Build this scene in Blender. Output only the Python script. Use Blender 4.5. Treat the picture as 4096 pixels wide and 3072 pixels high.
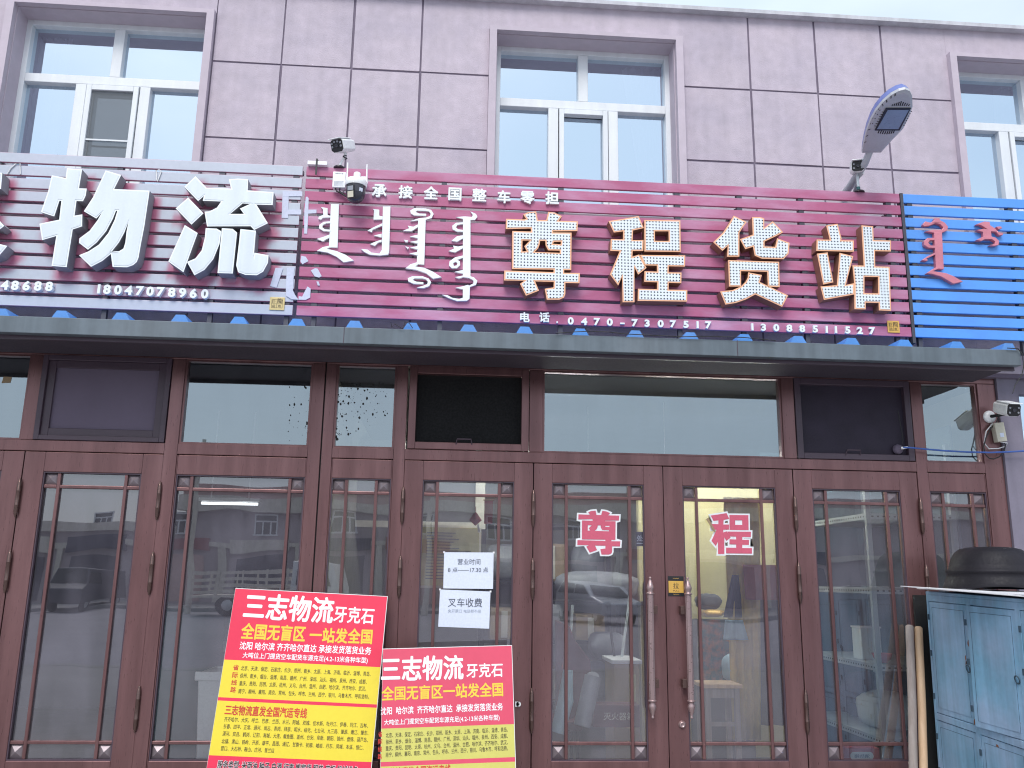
import bpy, bmesh, math, random
import numpy as np
from mathutils import Vector, Matrix
from mathutils.geometry import tessellate_polygon

for o in list(bpy.data.objects): bpy.data.objects.remove(o)
scene = bpy.context.scene
col = scene.collection
R = math.radians
random.seed(7)

# ------------------------------------------------------------------ camera, sky, sun, exposure
YAW, PITCH, ROLL = 3.98546849, 12.5817748, 0.8518229
FPX = 1883.675908613152 * 4096 / 2212
CAM = Vector((0.0, -6.0, 1.6))
cy_, sy_ = math.cos(R(YAW)), math.sin(R(YAW)); cp_, sp_ = math.cos(R(PITCH)), math.sin(R(PITCH)); cr_, sr_ = math.cos(R(ROLL)), math.sin(R(ROLL))
FW = Vector((sy_*cp_, cy_*cp_, sp_)); _r0 = Vector((cy_, -sy_, 0)); _u0 = _r0.cross(FW)
RT = cr_*_r0 + sr_*_u0; UP = -sr_*_r0 + cr_*_u0
cam_data = bpy.data.cameras.new('camera'); cam = bpy.data.objects.new('camera', cam_data); col.objects.link(cam)
m4 = Matrix((RT, UP, -FW)).transposed().to_4x4(); m4.translation = CAM
cam.matrix_world = m4
cam_data.sensor_width = 36.0; cam_data.lens = FPX / 4096 * 36.0
cam_data.clip_start = 0.05; cam_data.clip_end = 2000
scene.camera = cam

SUN_EL, SUN_AZ = 50.0, 14.0           # azimuth measured from -y (street side) towards -x
world = bpy.data.worlds.new('World'); scene.world = world; world.use_nodes = True
nt = world.node_tree; nt.nodes.clear()
sky = nt.nodes.new('ShaderNodeTexSky'); sky.sky_type = 'NISHITA'; sky.sun_disc = False
sky.sun_elevation = R(SUN_EL); sky.sun_rotation = R(180 + SUN_AZ)
sky.air_density = 1.0; sky.dust_density = 2.5; sky.ozone_density = 2.0
tc = nt.nodes.new('ShaderNodeTexCoord')
mp = nt.nodes.new('ShaderNodeMapping'); mp.inputs['Scale'].default_value = (1.2, 1.2, 3.0)
nz = nt.nodes.new('ShaderNodeTexNoise'); nz.inputs['Scale'].default_value = 2.2; nz.inputs['Detail'].default_value = 5.0
rp = nt.nodes.new('ShaderNodeValToRGB'); rp.color_ramp.elements[0].position = 0.30; rp.color_ramp.elements[0].color = (.62,.62,.62,1)
rp.color_ramp.elements[1].position = 0.68; rp.color_ramp.elements[1].color = (.95,.95,.95,1)
mx = nt.nodes.new('ShaderNodeMixRGB'); mx.inputs[2].default_value = (5.6, 6.5, 7.4, 1)
bg = nt.nodes.new('ShaderNodeBackground'); bg.inputs['Strength'].default_value = 0.10
wo = nt.nodes.new('ShaderNodeOutputWorld')
L_ = nt.links.new
L_(tc.outputs['Generated'], mp.inputs['Vector']); L_(mp.outputs[0], nz.inputs['Vector']); L_(nz.outputs[0], rp.inputs[0])
L_(rp.outputs[0], mx.inputs[0]); L_(sky.outputs[0], mx.inputs[1]); L_(mx.outputs[0], bg.inputs['Color']); L_(bg.outputs[0], wo.inputs['Surface'])
sun_d = bpy.data.lights.new('sun', 'SUN'); sun_d.energy = 1.5; sun_d.angle = R(30); sun_d.color = (1.0, .965, .93)
sun = bpy.data.objects.new('sun', sun_d); col.objects.link(sun)
_d = Vector((-math.sin(R(SUN_AZ))*math.cos(R(SUN_EL)), -math.cos(R(SUN_AZ))*math.cos(R(SUN_EL)), math.sin(R(SUN_EL))))
sun.rotation_euler = _d.to_track_quat('Z', 'Y').to_euler(); sun.location = (0, -10, 20)
vs = scene.view_settings; vs.view_transform = 'Standard'; vs.look = 'None'; vs.gamma = 1.0; vs.use_curve_mapping = False
vs.exposure = 0.72
scene.cycles.use_denoising = True
scene.cycles.filter_width = 1.1
scene.cycles.max_bounces = 10; scene.cycles.transparent_max_bounces = 16; scene.cycles.glossy_bounces = 5; scene.cycles.diffuse_bounces = 4

# ------------------------------------------------------------------ measuring helpers
def ray(sx, sy):                       # photograph pixel (4096 x 3072) -> direction
    return (sx-2048)*RT - (sy-1536)*UP + FPX*FW
def at(sx, sy, Y):                     # point on the plane y = Y
    d = ray(sx, sy); return CAM + d*((Y-CAM.y)/d.y)
def on_plane(sx, sy, P, N):
    d = ray(sx, sy); return CAM + d*((P-CAM).dot(N)/d.dot(N))
KC = 1366/2212
def cc(n, x, y): return ((n-1) % 3*1366 + x*KC, (n-1)//3*1024 + y*KC)
def lin(c):
    c = c/255.0
    return c/12.92 if c <= .04045 else ((c+.055)/1.055)**2.4
def srgb(r, g, b, k=1.0): return (lin(r)*k, lin(g)*k, lin(b)*k)

# ------------------------------------------------------------------ materials
MATS = {}
def mat(name, c, rough=.6, metal=0.0, var=.12, scale=5.0, fine=.06, bump=0.0, bscale=120.0, streak=0.0, c2=None, c2amt=0.0, c2scale=1.5, coat=0.0, stretch=(1,1,1), spec=.5):
    m = bpy.data.materials.new(name); m.use_nodes = True; MATS[name] = m
    t = m.node_tree; b = t.nodes['Principled BSDF']; N = t.nodes.new; L = t.links.new
    b.inputs['Roughness'].default_value = rough; b.inputs['Metallic'].default_value = metal; b.inputs['Coat Weight'].default_value = coat
    b.inputs['Specular IOR Level'].default_value = spec
    tcn = N('ShaderNodeTexCoord'); mpn = N('ShaderNodeMapping'); mpn.inputs['Scale'].default_value = stretch
    L(tcn.outputs['Object'], mpn.inputs[0])
    n1 = N('ShaderNodeTexNoise'); n1.inputs['Scale'].default_value = scale; n1.inputs['Detail'].default_value = 6; L(mpn.outputs[0], n1.inputs['Vector'])
    n2 = N('ShaderNodeTexNoise'); n2.inputs['Scale'].default_value = scale*14; n2.inputs['Detail'].default_value = 3; L(mpn.outputs[0], n2.inputs['Vector'])
    def mr(src, lo, hi, a=.25, z=.75):
        q = N('ShaderNodeMapRange'); q.inputs['From Min'].default_value = a; q.inputs['From Max'].default_value = z
        q.inputs['To Min'].default_value = lo; q.inputs['To Max'].default_value = hi; L(src, q.inputs['Value']); return q.outputs[0]
    def mul(a, bb):
        q = N('ShaderNodeMath'); q.operation = 'MULTIPLY'; L(a, q.inputs[0]); L(bb, q.inputs[1]); return q.outputs[0]
    f = mul(mr(n1.outputs[0], 1-var, 1+var), mr(n2.outputs[0], 1-fine, 1+fine))
    if streak:
        ms = N('ShaderNodeMapping'); ms.inputs['Scale'].default_value = (14, 14, .8); L(tcn.outputs['Object'], ms.inputs[0])
        n3 = N('ShaderNodeTexNoise'); n3.inputs['Scale'].default_value = 1.0; n3.inputs['Detail'].default_value = 5; L(ms.outputs[0], n3.inputs['Vector'])
        f = mul(f, mr(n3.outputs[0], 1-streak, 1+streak*.5, .35, .65))
    base = N('ShaderNodeRGB'); base.outputs[0].default_value = (*c, 1); cur = base.outputs[0]
    if c2 is not None:
        n4 = N('ShaderNodeTexNoise'); n4.inputs['Scale'].default_value = c2scale; n4.inputs['Detail'].default_value = 8; L(mpn.outputs[0], n4.inputs['Vector'])
        g = mr(n4.outputs[0], 0, c2amt, .42, .68); mm = N('ShaderNodeMixRGB'); L(g, mm.inputs[0]); L(cur, mm.inputs[1]); mm.inputs[2].default_value = (*c2, 1); cur = mm.outputs[0]
    sc = N('ShaderNodeVectorMath'); sc.operation = 'SCALE'; L(cur, sc.inputs[0]); L(f, sc.inputs['Scale'])
    L(sc.outputs[0], b.inputs['Base Color'])
    L(mr(n2.outputs[0], rough*.85, min(1, rough*1.15)), b.inputs['Roughness'])
    if bump:
        n5 = N('ShaderNodeTexNoise'); n5.inputs['Scale'].default_value = bscale; n5.inputs['Detail'].default_value = 4; L(mpn.outputs[0], n5.inputs['Vector'])
        bp = N('ShaderNodeBump'); bp.inputs['Strength'].default_value = bump; bp.inputs['Distance'].default_value = .01; L(n5.outputs[0], bp.inputs['Height']); L(bp.outputs[0], b.inputs['Normal'])
    return m
def emit(name, c, s):
    m = bpy.data.materials.new(name); m.use_nodes = True; b = m.node_tree.nodes['Principled BSDF']
    b.inputs['Base Color'].default_value = (.8,.8,.8,1); b.inputs['Emission Color'].default_value = (*c,1); b.inputs['Emission Strength'].default_value = s; MATS[name] = m; return m
def glass(name, fac, tint=(1,1,1), through=(.9,.93,.95), wav=.0, rough=.0, dirt_haze=0.0, dirt_haze_col=(.3,.33,.36)):
    m = bpy.data.materials.new(name); m.use_nodes = True; t = m.node_tree; t.nodes.clear(); N = t.nodes.new; L = t.links.new
    out = N('ShaderNodeOutputMaterial'); mixn = N('ShaderNodeMixShader'); tr = N('ShaderNodeBsdfTransparent'); gl = N('ShaderNodeBsdfGlossy')
    tr.inputs[0].default_value = (*through, 1); gl.inputs[0].default_value = (*tint, 1); gl.inputs['Roughness'].default_value = rough
    fr = N('ShaderNodeFresnel'); fr.inputs['IOR'].default_value = 1.5
    mr = N('ShaderNodeMath'); mr.operation = 'ADD'; mr.inputs[1].default_value = fac; L(fr.outputs[0], mr.inputs[0])
    L(mr.outputs[0], mixn.inputs[0]); L(tr.outputs[0], mixn.inputs[1]); L(gl.outputs[0], mixn.inputs[2])
    tcn = N('ShaderNodeTexCoord')
    if wav:
        n = N('ShaderNodeTexNoise'); n.inputs['Scale'].default_value = 1.6; n.inputs['Detail'].default_value = 1; L(tcn.outputs['Object'], n.inputs['Vector'])
        bp = N('ShaderNodeBump'); bp.inputs['Strength'].default_value = 1; bp.inputs['Distance'].default_value = wav; L(n.outputs[0], bp.inputs['Height']); L(bp.outputs[0], gl.inputs['Normal'])
    last = mixn.outputs[0]
    if dirt_haze:                                        # thin street dust; on the doors also haze painted over the reflections
        df = N('ShaderNodeBsdfDiffuse'); df.inputs[0].default_value = (*dirt_haze_col, 1)
        ms = N('ShaderNodeMapping'); ms.inputs['Scale'].default_value = (3, 3, 1.0); L(tcn.outputs['Object'], ms.inputs[0])
        n = N('ShaderNodeTexNoise'); n.inputs['Scale'].default_value = 2.0; n.inputs['Detail'].default_value = 7; L(ms.outputs[0], n.inputs['Vector'])
        q = N('ShaderNodeMapRange'); q.inputs['From Min'].default_value = .35; q.inputs['From Max'].default_value = .7; q.inputs['To Min'].default_value = dirt_haze*.4; q.inputs['To Max'].default_value = dirt_haze*1.3; L(n.outputs[0], q.inputs['Value'])
        m2 = N('ShaderNodeMixShader'); L(q.outputs[0], m2.inputs[0]); L(last, m2.inputs[1]); L(df.outputs[0], m2.inputs[2]); last = m2.outputs[0]
    L(last, out.inputs[0]); MATS[name] = m; return m

mat('wall', (.525,.455,.52), rough=.85, var=.05, scale=.9, fine=.10, bump=.3, bscale=180, streak=.05, c2=(.43,.38,.455), c2amt=.6, c2scale=2.6)
mat('pilaster', (.21,.19,.245), rough=.8, streak=.1, var=.08)  # wall colour darkened to paint in the canopy's shade
mat('shelf_steel', (.27,.31,.33), rough=.5)
mat('trim', (.525,.455,.52), rough=.85, var=.05, scale=1.2, fine=.06, bump=.15, bscale=220)
mat('groove', (.17,.14,.19), rough=.9)
mat('cornice', (.54,.54,.58), rough=.8, streak=.12)
mat('white_pvc', (.74,.77,.80), rough=.35, var=.04, fine=.02, streak=.06)
mat('room', (.10,.10,.11), rough=.9)
mat('curtain', (.68,.70,.72), rough=.9)
mat('red_slat', (.44,.125,.235), rough=.5, var=.10, scale=2.0, fine=.05, c2=(.52,.28,.42), c2amt=.9, c2scale=2.2, bump=.05, bscale=60, stretch=(1,1,3), spec=.3)
mat('blue_slat', (.10,.33,.84), rough=.45, var=.07, scale=2.5, fine=.03, c2=(.10,.20,.50), c2amt=.25, c2scale=3)
mat('sign_steel', (.09,.09,.11), rough=.55, metal=.6)
mat('white_letter', (.82,.86,.88), rough=.4, var=.03, fine=.02)
mat('letter_side', (.27,.27,.30), rough=.6)
mat('letter_face', (.68,.74,.79), rough=.5, var=.03, fine=.02, streak=.05)
mat('led_side', (.27,.13,.09), rough=.5)
mat('led_rim', (.86,.46,.27), rough=.4, var=.05)
mat('pink_letter', (.58,.20,.26), rough=.35, var=.10, scale=10)
mat('peel', (.55,.58,.72), rough=.4, var=.05)
mat('fascia', (.115,.145,.172), rough=.5, var=.10, scale=2, streak=.18, c2=(.16,.18,.20), c2amt=.35, c2scale=1.5)
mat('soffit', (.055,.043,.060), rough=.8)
mat('blue_sheet', (.075,.26,.66), rough=.5, var=.10, c2=(.2,.25,.35), c2amt=.3)
mat('bronze', (.195,.098,.099), rough=.31, metal=.58, var=.15, scale=2.2, fine=.05, stretch=(6,6,.5), streak=.08, c2=(.28,.15,.15), c2amt=.6, c2scale=1.6, spec=.6)
mat('bronze_dark', (.075,.05,.07), rough=.4)
mat('block', (.26,.215,.235), rough=.35, var=.04, metal=.3)
mat('hinge', (.15,.095,.085), rough=.3, metal=.75)
mat('handle', (.40,.285,.285), rough=.3, metal=.6, fine=.03)
mat('screen_grey', (.15,.12,.17), rough=.8, var=.08, scale=3)
mat('screen_dark', (.028,.020,.038), rough=.7, var=.25, scale=6)
mat('opening', (.006,.006,.007), rough=.9)
mat('plastic_white', (.86,.87,.88), rough=.3, var=.02)
mat('plastic_black', (.018,.018,.022), rough=.35)
mat('led_glint', (.35,.36,.40), rough=.2, metal=.4)
mat('plastic_ball', (.05,.05,.065), rough=.12)
mat('cream_box', (.62,.58,.47), rough=.5, var=.05)
mat('galv', (.50,.53,.55), rough=.35, metal=.5)
mat('lamp_grey', (.47,.48,.52), rough=.4, var=.06)
mat('lamp_blue', (.14,.18,.46), rough=.35)
mat('lamp_glass', (.22,.29,.42), rough=.3)
mat('black', (.012,.012,.013), rough=.6)
mat('poster_red', (.78,.030,.085), bump=.10, bscale=5, rough=.38, var=.05, scale=2, fine=.02)
mat('poster_red_faded', (.70,.075,.14), rough=.38, var=.06, scale=2, fine=.02)
mat('poster_yellow', (.80,.64,.045), bump=.10, bscale=5, rough=.4, var=.04, scale=3, fine=.02)
mat('poster_yellow_faded', (.62,.58,.14), rough=.4, var=.06, scale=3, fine=.02)
mat('ink_white', (.86,.86,.88), rough=.5, var=.01); mat('ink_yellow', (.86,.60,.06), rough=.5, var=.01)
mat('ink_black', (.03,.02,.02), rough=.5); mat('ink_red', (.62,.05,.03), rough=.5)
mat('ink_grey', (.10,.11,.15), rough=.6); mat('ink_pale', (.40,.44,.52), rough=.6)
mat('board_edge', (.78,.78,.78), rough=.6)
mat('paper', (.72,.77,.90), rough=.7, var=.02)
mat('decal_red', (.62,.11,.18), rough=.45, var=.05); mat('decal_white', (.82,.84,.86), rough=.5, var=.02)
mat('gold', (.72,.43,.10), rough=.35, var=.04, metal=.2); mat('plaque', (.66,.52,.24), rough=.35, metal=.2)
mat('locker', (.185,.375,.53), rough=.5, var=.16, scale=2.2, fine=.06, streak=.20, c2=(.32,.43,.60), c2amt=.9, c2scale=2.5, bump=.08, bscale=25)
mat('locker_dark', (.04,.075,.11), rough=.7)
mat('rust', (.20,.075,.03), rough=.9, var=.3, scale=30)
mat('rubber', (.012,.0105,.015), rough=.62, var=.18, scale=6, bump=.25, bscale=35, c2=(.022,.019,.026), c2amt=.5, c2scale=5, spec=.3)
mat('foam', (.70,.70,.73), rough=.6)
mat('wood_new', (.66,.45,.29), rough=.55, var=.10, scale=6, stretch=(8,8,.6), c2=(.48,.28,.14), c2amt=.4, c2scale=4)
mat('wood_old', (.34,.29,.27), rough=.75, var=.15, scale=6, stretch=(8,8,.6), c2=(.24,.19,.17), c2amt=.6, c2scale=4)
mat('cable_blue', (.05,.12,.42), rough=.4); mat('cable_black', (.02,.02,.022), rough=.5); mat('cable_white', (.66,.66,.68), rough=.5)
mat('pavement', (.30,.29,.29), rough=.9, var=.10, scale=.8, fine=.12, bump=.3, bscale=60)
mat('asphalt', (.30,.285,.315), rough=.9, var=.12, scale=.4, fine=.15, bump=.4, bscale=80)
mat('kerb', (.28,.275,.27), rough=.9)
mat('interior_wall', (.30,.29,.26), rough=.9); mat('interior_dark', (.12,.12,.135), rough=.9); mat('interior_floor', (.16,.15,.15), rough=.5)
mat('cream_wall', (.66,.58,.32), rough=.9, var=.05)
mat('yellow_cloth', (.52,.38,.14), rough=.9, var=.15, scale=9)
mat('board_yellow', (.50,.46,.26), rough=.8, var=.15, scale=14)
mat('red_cloth', (.36,.06,.08), rough=.8); mat('dark_red', (.10,.02,.03), rough=.5)
mat('navy', (.03,.035,.075), rough=.8); mat('pale_blue', (.35,.50,.60), rough=.6)
mat('teal', (.035,.075,.095), rough=.7, var=.15); mat('tealgreen', (.02,.10,.11), rough=.5)
mat('shelf_white', (.55,.60,.62), rough=.5, var=.04)
mat('carton', (.32,.23,.14), rough=.9, var=.1); mat('grey_wrap', (.24,.25,.29), rough=.45, var=.2, scale=9)
mat('pattern', (.03,.09,.09), rough=.9, var=.1, c2=(.45,.13,.05), c2amt=1.0, c2scale=16)
mat('opp_wall', (.45,.39,.415), rough=.9, var=.08, scale=.5); mat('opp_pale', (.66,.62,.55), rough=.9, streak=.1); mat('opp_dark', (.07,.062,.095), rough=.4)
mat('opp_pink', (.56,.38,.36), rough=.9); mat('opp_sign', (.28,.07,.08), rough=.6)
mat('car_silver', (.55,.57,.60), rough=.3, metal=.6, coat=.4, var=.03); mat('car_white', (.75,.76,.78), rough=.3, coat=.4, var=.03); mat('car_dark', (.03,.03,.05), rough=.3, coat=.4)
mat('car_glass', (.015,.018,.022), rough=.06); mat('tyre', (.015,.015,.016), rough=.8)
emit('tube_dim', (.92,.97,1.0), 1.6)
emit('tube_light', (.95,1.0,.92), 70.0)
glass('glass_upper', .73, tint=(.76,.88,1.0), through=(.80,.86,.90), wav=.0012)
glass('glass_transom', .30, tint=(.84,.94,1.0), through=(.6,.63,.66), wav=.0012, dirt_haze=.06)
glass('glass_door', .175, tint=(.97,.96,1.0), through=(.93,.95,.95), wav=.0026, dirt_haze=.115, dirt_haze_col=(.47,.44,.54))  # dust film thickened and tinted to paint haze into the door reflections

def dotted(name):                      # white acrylic face with a square grid of drilled lamp holes
    m = mat(name, (.74,.79,.84), rough=.35, var=.02, fine=.01); t = m.node_tree; N = t.nodes.new; L = t.links.new; b = t.nodes['Principled BSDF']
    tcn = N('ShaderNodeTexCoord'); sp = N('ShaderNodeSeparateXYZ'); L(tcn.outputs['Object'], sp.inputs[0])
    def ma(op, a, bb=None):
        q = N('ShaderNodeMath'); q.operation = op
        for i, v in enumerate((a, bb)):
            if v is None: continue
            if isinstance(v, (int, float)): q.inputs[i].default_value = v
            else: L(v, q.inputs[i])
        return q.outputs[0]
    P = .0222
    d = []
    for ch in ('X', 'Z'):
        f = ma('SUBTRACT', ma('FRACT', ma('DIVIDE', sp.outputs[ch], P)), .5); d.append(ma('MULTIPLY', f, f))
    dist = ma('SQRT', ma('ADD', d[0], d[1])); mask = ma('LESS_THAN', dist, .235)
    src = b.inputs['Base Color'].links[0].from_socket
    mm = N('ShaderNodeMixRGB'); L(mask, mm.inputs[0]); L(src, mm.inputs[1]); mm.inputs[2].default_value = (.02,.024,.045,1); L(mm.outputs[0], b.inputs['Base Color'])
dotted('led_face')
def faded(name):                       # red paint bleached to silver, kept red where the letters shelter it (attribute 'fade')
    m = mat(name, (.47,.51,.59), rough=.42, var=.07, scale=2.2, fine=.04, c2=(.50,.49,.60), c2amt=.5, c2scale=2.0); t = m.node_tree; N = t.nodes.new; L = t.links.new; b = t.nodes['Principled BSDF']
    a = N('ShaderNodeAttribute'); a.attribute_name = 'fade'
    src = b.inputs['Base Color'].links[0].from_socket
    mm = N('ShaderNodeMixRGB'); L(a.outputs['Fac'], mm.inputs[0]); mm.inputs[1].default_value = (.42,.125,.215,1); L(src, mm.inputs[2]); L(mm.outputs[0], b.inputs['Base Color'])
faded('faded_slat')

# ------------------------------------------------------------------ mesh builder
class MB:
    def __init__(s): s.v = []; s.f = []; s.smooth = set()
    def add(s, vs, fs, smooth=False):
        n = len(s.v); s.v += [Vector(q) for q in vs]
        for f in fs:
            if smooth: s.smooth.add(len(s.f))
            s.f.append([n+i for i in f])
        return s
    def box(s, x0, x1, y0, y1, z0, z1):
        vs = [(x0,y0,z0),(x1,y0,z0),(x1,y1,z0),(x0,y1,z0),(x0,y0,z1),(x1,y0,z1),(x1,y1,z1),(x0,y1,z1)]
        return s.add(vs, [(0,3,2,1),(4,5,6,7),(0,1,5,4),(1,2,6,5),(2,3,7,6),(3,0,4,7)])
    def obox(s, O, u, v, n, a, b, c):   # box from O spanning u*a, v*b, n*c
        vs = [O+u*i*a+v*j*b+n*k*c for k in (0,1) for j in (0,1) for i in (0,1)]
        return s.add(vs, [(0,2,3,1),(4,5,7,6),(0,1,5,4),(1,3,7,5),(3,2,6,7),(2,0,4,6)])
    def quad(s, a, b, c, d): return s.add([a,b,c,d], [(0,1,2,3)])
    def tube(s, pts, r, seg=10, cap=True):
        pts = [Vector(p) for p in pts]; rs = r if isinstance(r, (list, tuple)) else [r]*len(pts)
        rings = []; ref = None
        for i, p in enumerate(pts):
            t = (pts[min(i+1, len(pts)-1)] - pts[max(i-1, 0)]).normalized()
            if ref is None: ref = Vector((0,0,1)) if abs(t.z) < .9 else Vector((1,0,0))
            a = (ref - t*ref.dot(t)).normalized(); b = t.cross(a); ref = a
            rings.append([p + (a*math.cos(2*math.pi*k/seg) + b*math.sin(2*math.pi*k/seg))*rs[i] for k in range(seg)])
        vs = [q for g in rings for q in g]; fs = []
        for i in range(len(rings)-1):
            for k in range(seg):
                fs.append((i*seg+k, i*seg+(k+1) % seg, (i+1)*seg+(k+1) % seg, (i+1)*seg+k))
        s.add(vs, fs, True)
        if cap: s.add(rings[0], [tuple(range(seg))[::-1]]); s.add(rings[-1], [tuple(range(seg))])
        return s
    def lathe(s, c, prof, seg=24, axis=(0,0,1), sx=1, sy=1):   # prof: (radius, height)
        ax = Vector(axis).normalized(); ref = Vector((1,0,0)) if abs(ax.x) < .9 else Vector((0,1,0))
        a = (ref-ax*ref.dot(ax)).normalized(); b = ax.cross(a); c = Vector(c)
        vs = [c + ax*h + (a*math.cos(2*math.pi*k/seg)*sx + b*math.sin(2*math.pi*k/seg)*sy)*r for r, h in prof for k in range(seg)]
        fs = [(i*seg+k, i*seg+(k+1) % seg, (i+1)*seg+(k+1) % seg, (i+1)*seg+k) for i in range(len(prof)-1) for k in range(seg)]
        s.add(vs, fs, True)
        if prof[0][0] > .0005: s.add(vs[:seg], [tuple(range(seg))[::-1]])
        if prof[-1][0] > .0005: s.add(vs[-seg:], [tuple(range(seg))])
        return s
    def solid(s, loops, front, back):   # loops of Vector lists on the front plane; front/back: functions offsetting a point
        tri = tessellate_polygon([[Vector(p) for p in l] for l in loops]); flat = [Vector(p) for l in loops for p in l]
        A = [front(p) for p in flat]; B = [back(p) for p in flat]
        s.add(A, [tuple(t) for t in tri]); s.add(B, [tuple(t)[::-1] for t in tri])
        n = 0
        for l in loops:
            k = len(l)
            s.add(A[n:n+k]+B[n:n+k], [(i, (i+1) % k, k+(i+1) % k, k+i) for i in range(k)]); n += k
        return s
    def build(s, name, m, parent=None, bev=0.0, fixn=False, smooth_all=False):
        base = world_of(parent)
        me = bpy.data.meshes.new(name); me.from_pydata([tuple(q-base) for q in s.v], [], s.f); me.validate(clean_customdata=False)
        if len(me.polygons) == len(s.f):
            for i in s.smooth: me.polygons[i].use_smooth = True
        if fixn or bev:
            bm = bmesh.new(); bm.from_mesh(me); bmesh.ops.remove_doubles(bm, verts=bm.verts, dist=1e-6) if fixn else None
            bmesh.ops.recalc_face_normals(bm, faces=bm.faces); bm.to_mesh(me); bm.free()
        me.materials.append(MATS[m]); o = bpy.data.objects.new(name, me); col.objects.link(o)
        if parent: o.parent = parent
        if bev:
            bv = o.modifiers.new('bevel', 'BEVEL'); bv.width = bev; bv.segments = 2; bv.limit_method = 'ANGLE'; bv.angle_limit = R(40)
        return o
def world_of(o):
    p = Vector((0,0,0))
    while o: p = p + o.location; o = o.parent
    return p
def tag(o, label=None, cat=None, group=None, kind=None):
    if label: o['label'] = label
    if cat: o['category'] = cat
    if group: o['group'] = group
    if kind: o['kind'] = kind
    return o
def thing(name, label, cat, loc=(0,0,0), group=None):
    o = bpy.data.objects.new(name, None); col.objects.link(o); o.location = loc; o.empty_display_size = .1
    return tag(o, label, cat, group)
def rebase(o, loc):                    # give a one-mesh thing its own origin
    loc = Vector(loc); o.data.transform(Matrix.Translation(-loc)); o.location = loc; return o

# text -> flat mesh (Blender's own built-in font)
_tc = {}
def text_mesh(body, offset=0.0, ext=0.0):
    key = (body, round(offset, 4), round(ext, 4))
    if key in _tc: return _tc[key]
    c = bpy.data.curves.new('tmp', 'FONT'); c.body = body; c.size = 1.0; c.offset = offset; c.extrude = ext; c.resolution_u = 3
    o = bpy.data.objects.new('tmp', c); col.objects.link(o)
    me = bpy.data.meshes.new_from_object(o.evaluated_get(bpy.context.evaluated_depsgraph_get()))
    r = ([v.co.copy() for v in me.vertices], [list(p.vertices) for p in me.polygons])
    bpy.data.objects.remove(o); bpy.data.curves.remove(c); bpy.data.meshes.remove(me)
    xs = [v.x for v in r[0]]; ys = [v.y for v in r[0]]
    r = (r[0], r[1], (min(xs), max(xs), min(ys), max(ys))); _tc[key] = r; return r
def bold(w):                           # displaced copies that thicken every stroke of a character
    if w <= .004: return [(0,0)]
    if w < .016: return [(-w*.7,0),(w*.7,0)]
    return [(0,0),(w,0),(-w,0),(0,w),(0,-w),(w*.7,w*.7),(-w*.7,w*.7),(w*.7,-w*.7),(-w*.7,-w*.7)] if w > .024 else [(w,0),(-w,0),(0,w),(0,-w)]
def put_text(mb, body, C, u, v, n, height=None, width=None, offset=0.0, depth=.0, ref=None, lift=.00006, cell=None):
    """centre the text's box at C; u right, v up, n outwards; depth = thickness; height/width of the box"""
    vs, fs, bb = text_mesh(body, 0.0, .1 if depth else 0.0)
    hb = bb if ref is None else text_mesh(ref, 0.0, .1 if depth else 0.0)[2]
    sy = height/(hb[3]-hb[2]+2*offset) if height else None
    sx = width/(bb[1]-bb[0]+2*offset) if width else None
    if sy is None: sy = sx
    if sx is None: sx = sy
    cx = (bb[0]+bb[1])/2; cyy = (hb[2]+hb[3])/2
    if cell:
        lo, hi = bb[0]+(bb[1]-bb[0])*cell[0]/cell[1], bb[0]+(bb[1]-bb[0])*(cell[0]+1)/cell[1]
        fs = [f for f in fs if lo <= sum(vs[i].x for i in f)/len(f) < hi+1e-6]; used = sorted({i for f in fs for i in f}); ix = {v_: k for k, v_ in enumerate(used)}
        vs = [vs[i] for i in used]; fs = [[ix[i] for i in f] for f in fs]
    for i, (ox, oy) in enumerate(bold(offset)):
        mb.add([C + u*((p.x-cx+ox)*sx) + v*((p.y-cyy+oy)*sy) + n*((p.z+.1)/.2*depth + i*lift if depth else i*lift) for p in vs], fs)
    return mb
UX, UZ, NY = Vector((1,0,0)), Vector((0,0,1)), Vector((0,-1,0))

def area2(l): return sum(l[i].x*l[(i+1) % len(l)].z - l[(i+1) % len(l)].x*l[i].z for i in range(len(l)))
def orient(l, ccw): return l if (area2(l) > 0) == ccw else l[::-1]
def inset(l, d):                       # loops in the xz plane, ccw outer / cw holes -> moved inwards
    n = len(l); out = []
    for i in range(n):
        p, a, b = l[i], l[i-1], l[(i+1) % n]
        e1 = (p-a); e2 = (b-p); e1 = Vector((e1.x,0,e1.z)).normalized(); e2 = Vector((e2.x,0,e2.z)).normalized()
        n1 = Vector((-e1.z,0,e1.x)); n2 = Vector((-e2.z,0,e2.x)); m = n1+n2
        if m.length < .15: m = n1
        m.normalize(); k = min(1/max(m.dot(n1), .35), 1.9)
        out.append(p + m*d*k)
    return out

# ------------------------------------------------------------------ the setting: ground and road
def sheet(name, x0, x1, y0, y1, z, m):
    o = MB().quad((x0,y0,z),(x1,y0,z),(x1,y1,z),(x0,y1,z)).build(name, m); return tag(o, kind='structure')
sheet('ground', -400, 400, -400, 400, -.16, 'pavement')
tag(MB().box(-90, 90, -10, 6, -.155, 0).build('pavement', 'pavement'), kind='structure')
tag(MB().box(-90, 90, -10.3, -10.003, -.155, .003).build('kerb', 'kerb'), kind='structure')
sheet('road', -200, 200, -36, -10.3, -.152, 'asphalt')
tag(MB().box(-90, 90, -60, -36, -.155, 0).build('pavement', 'pavement'), kind='structure')

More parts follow.
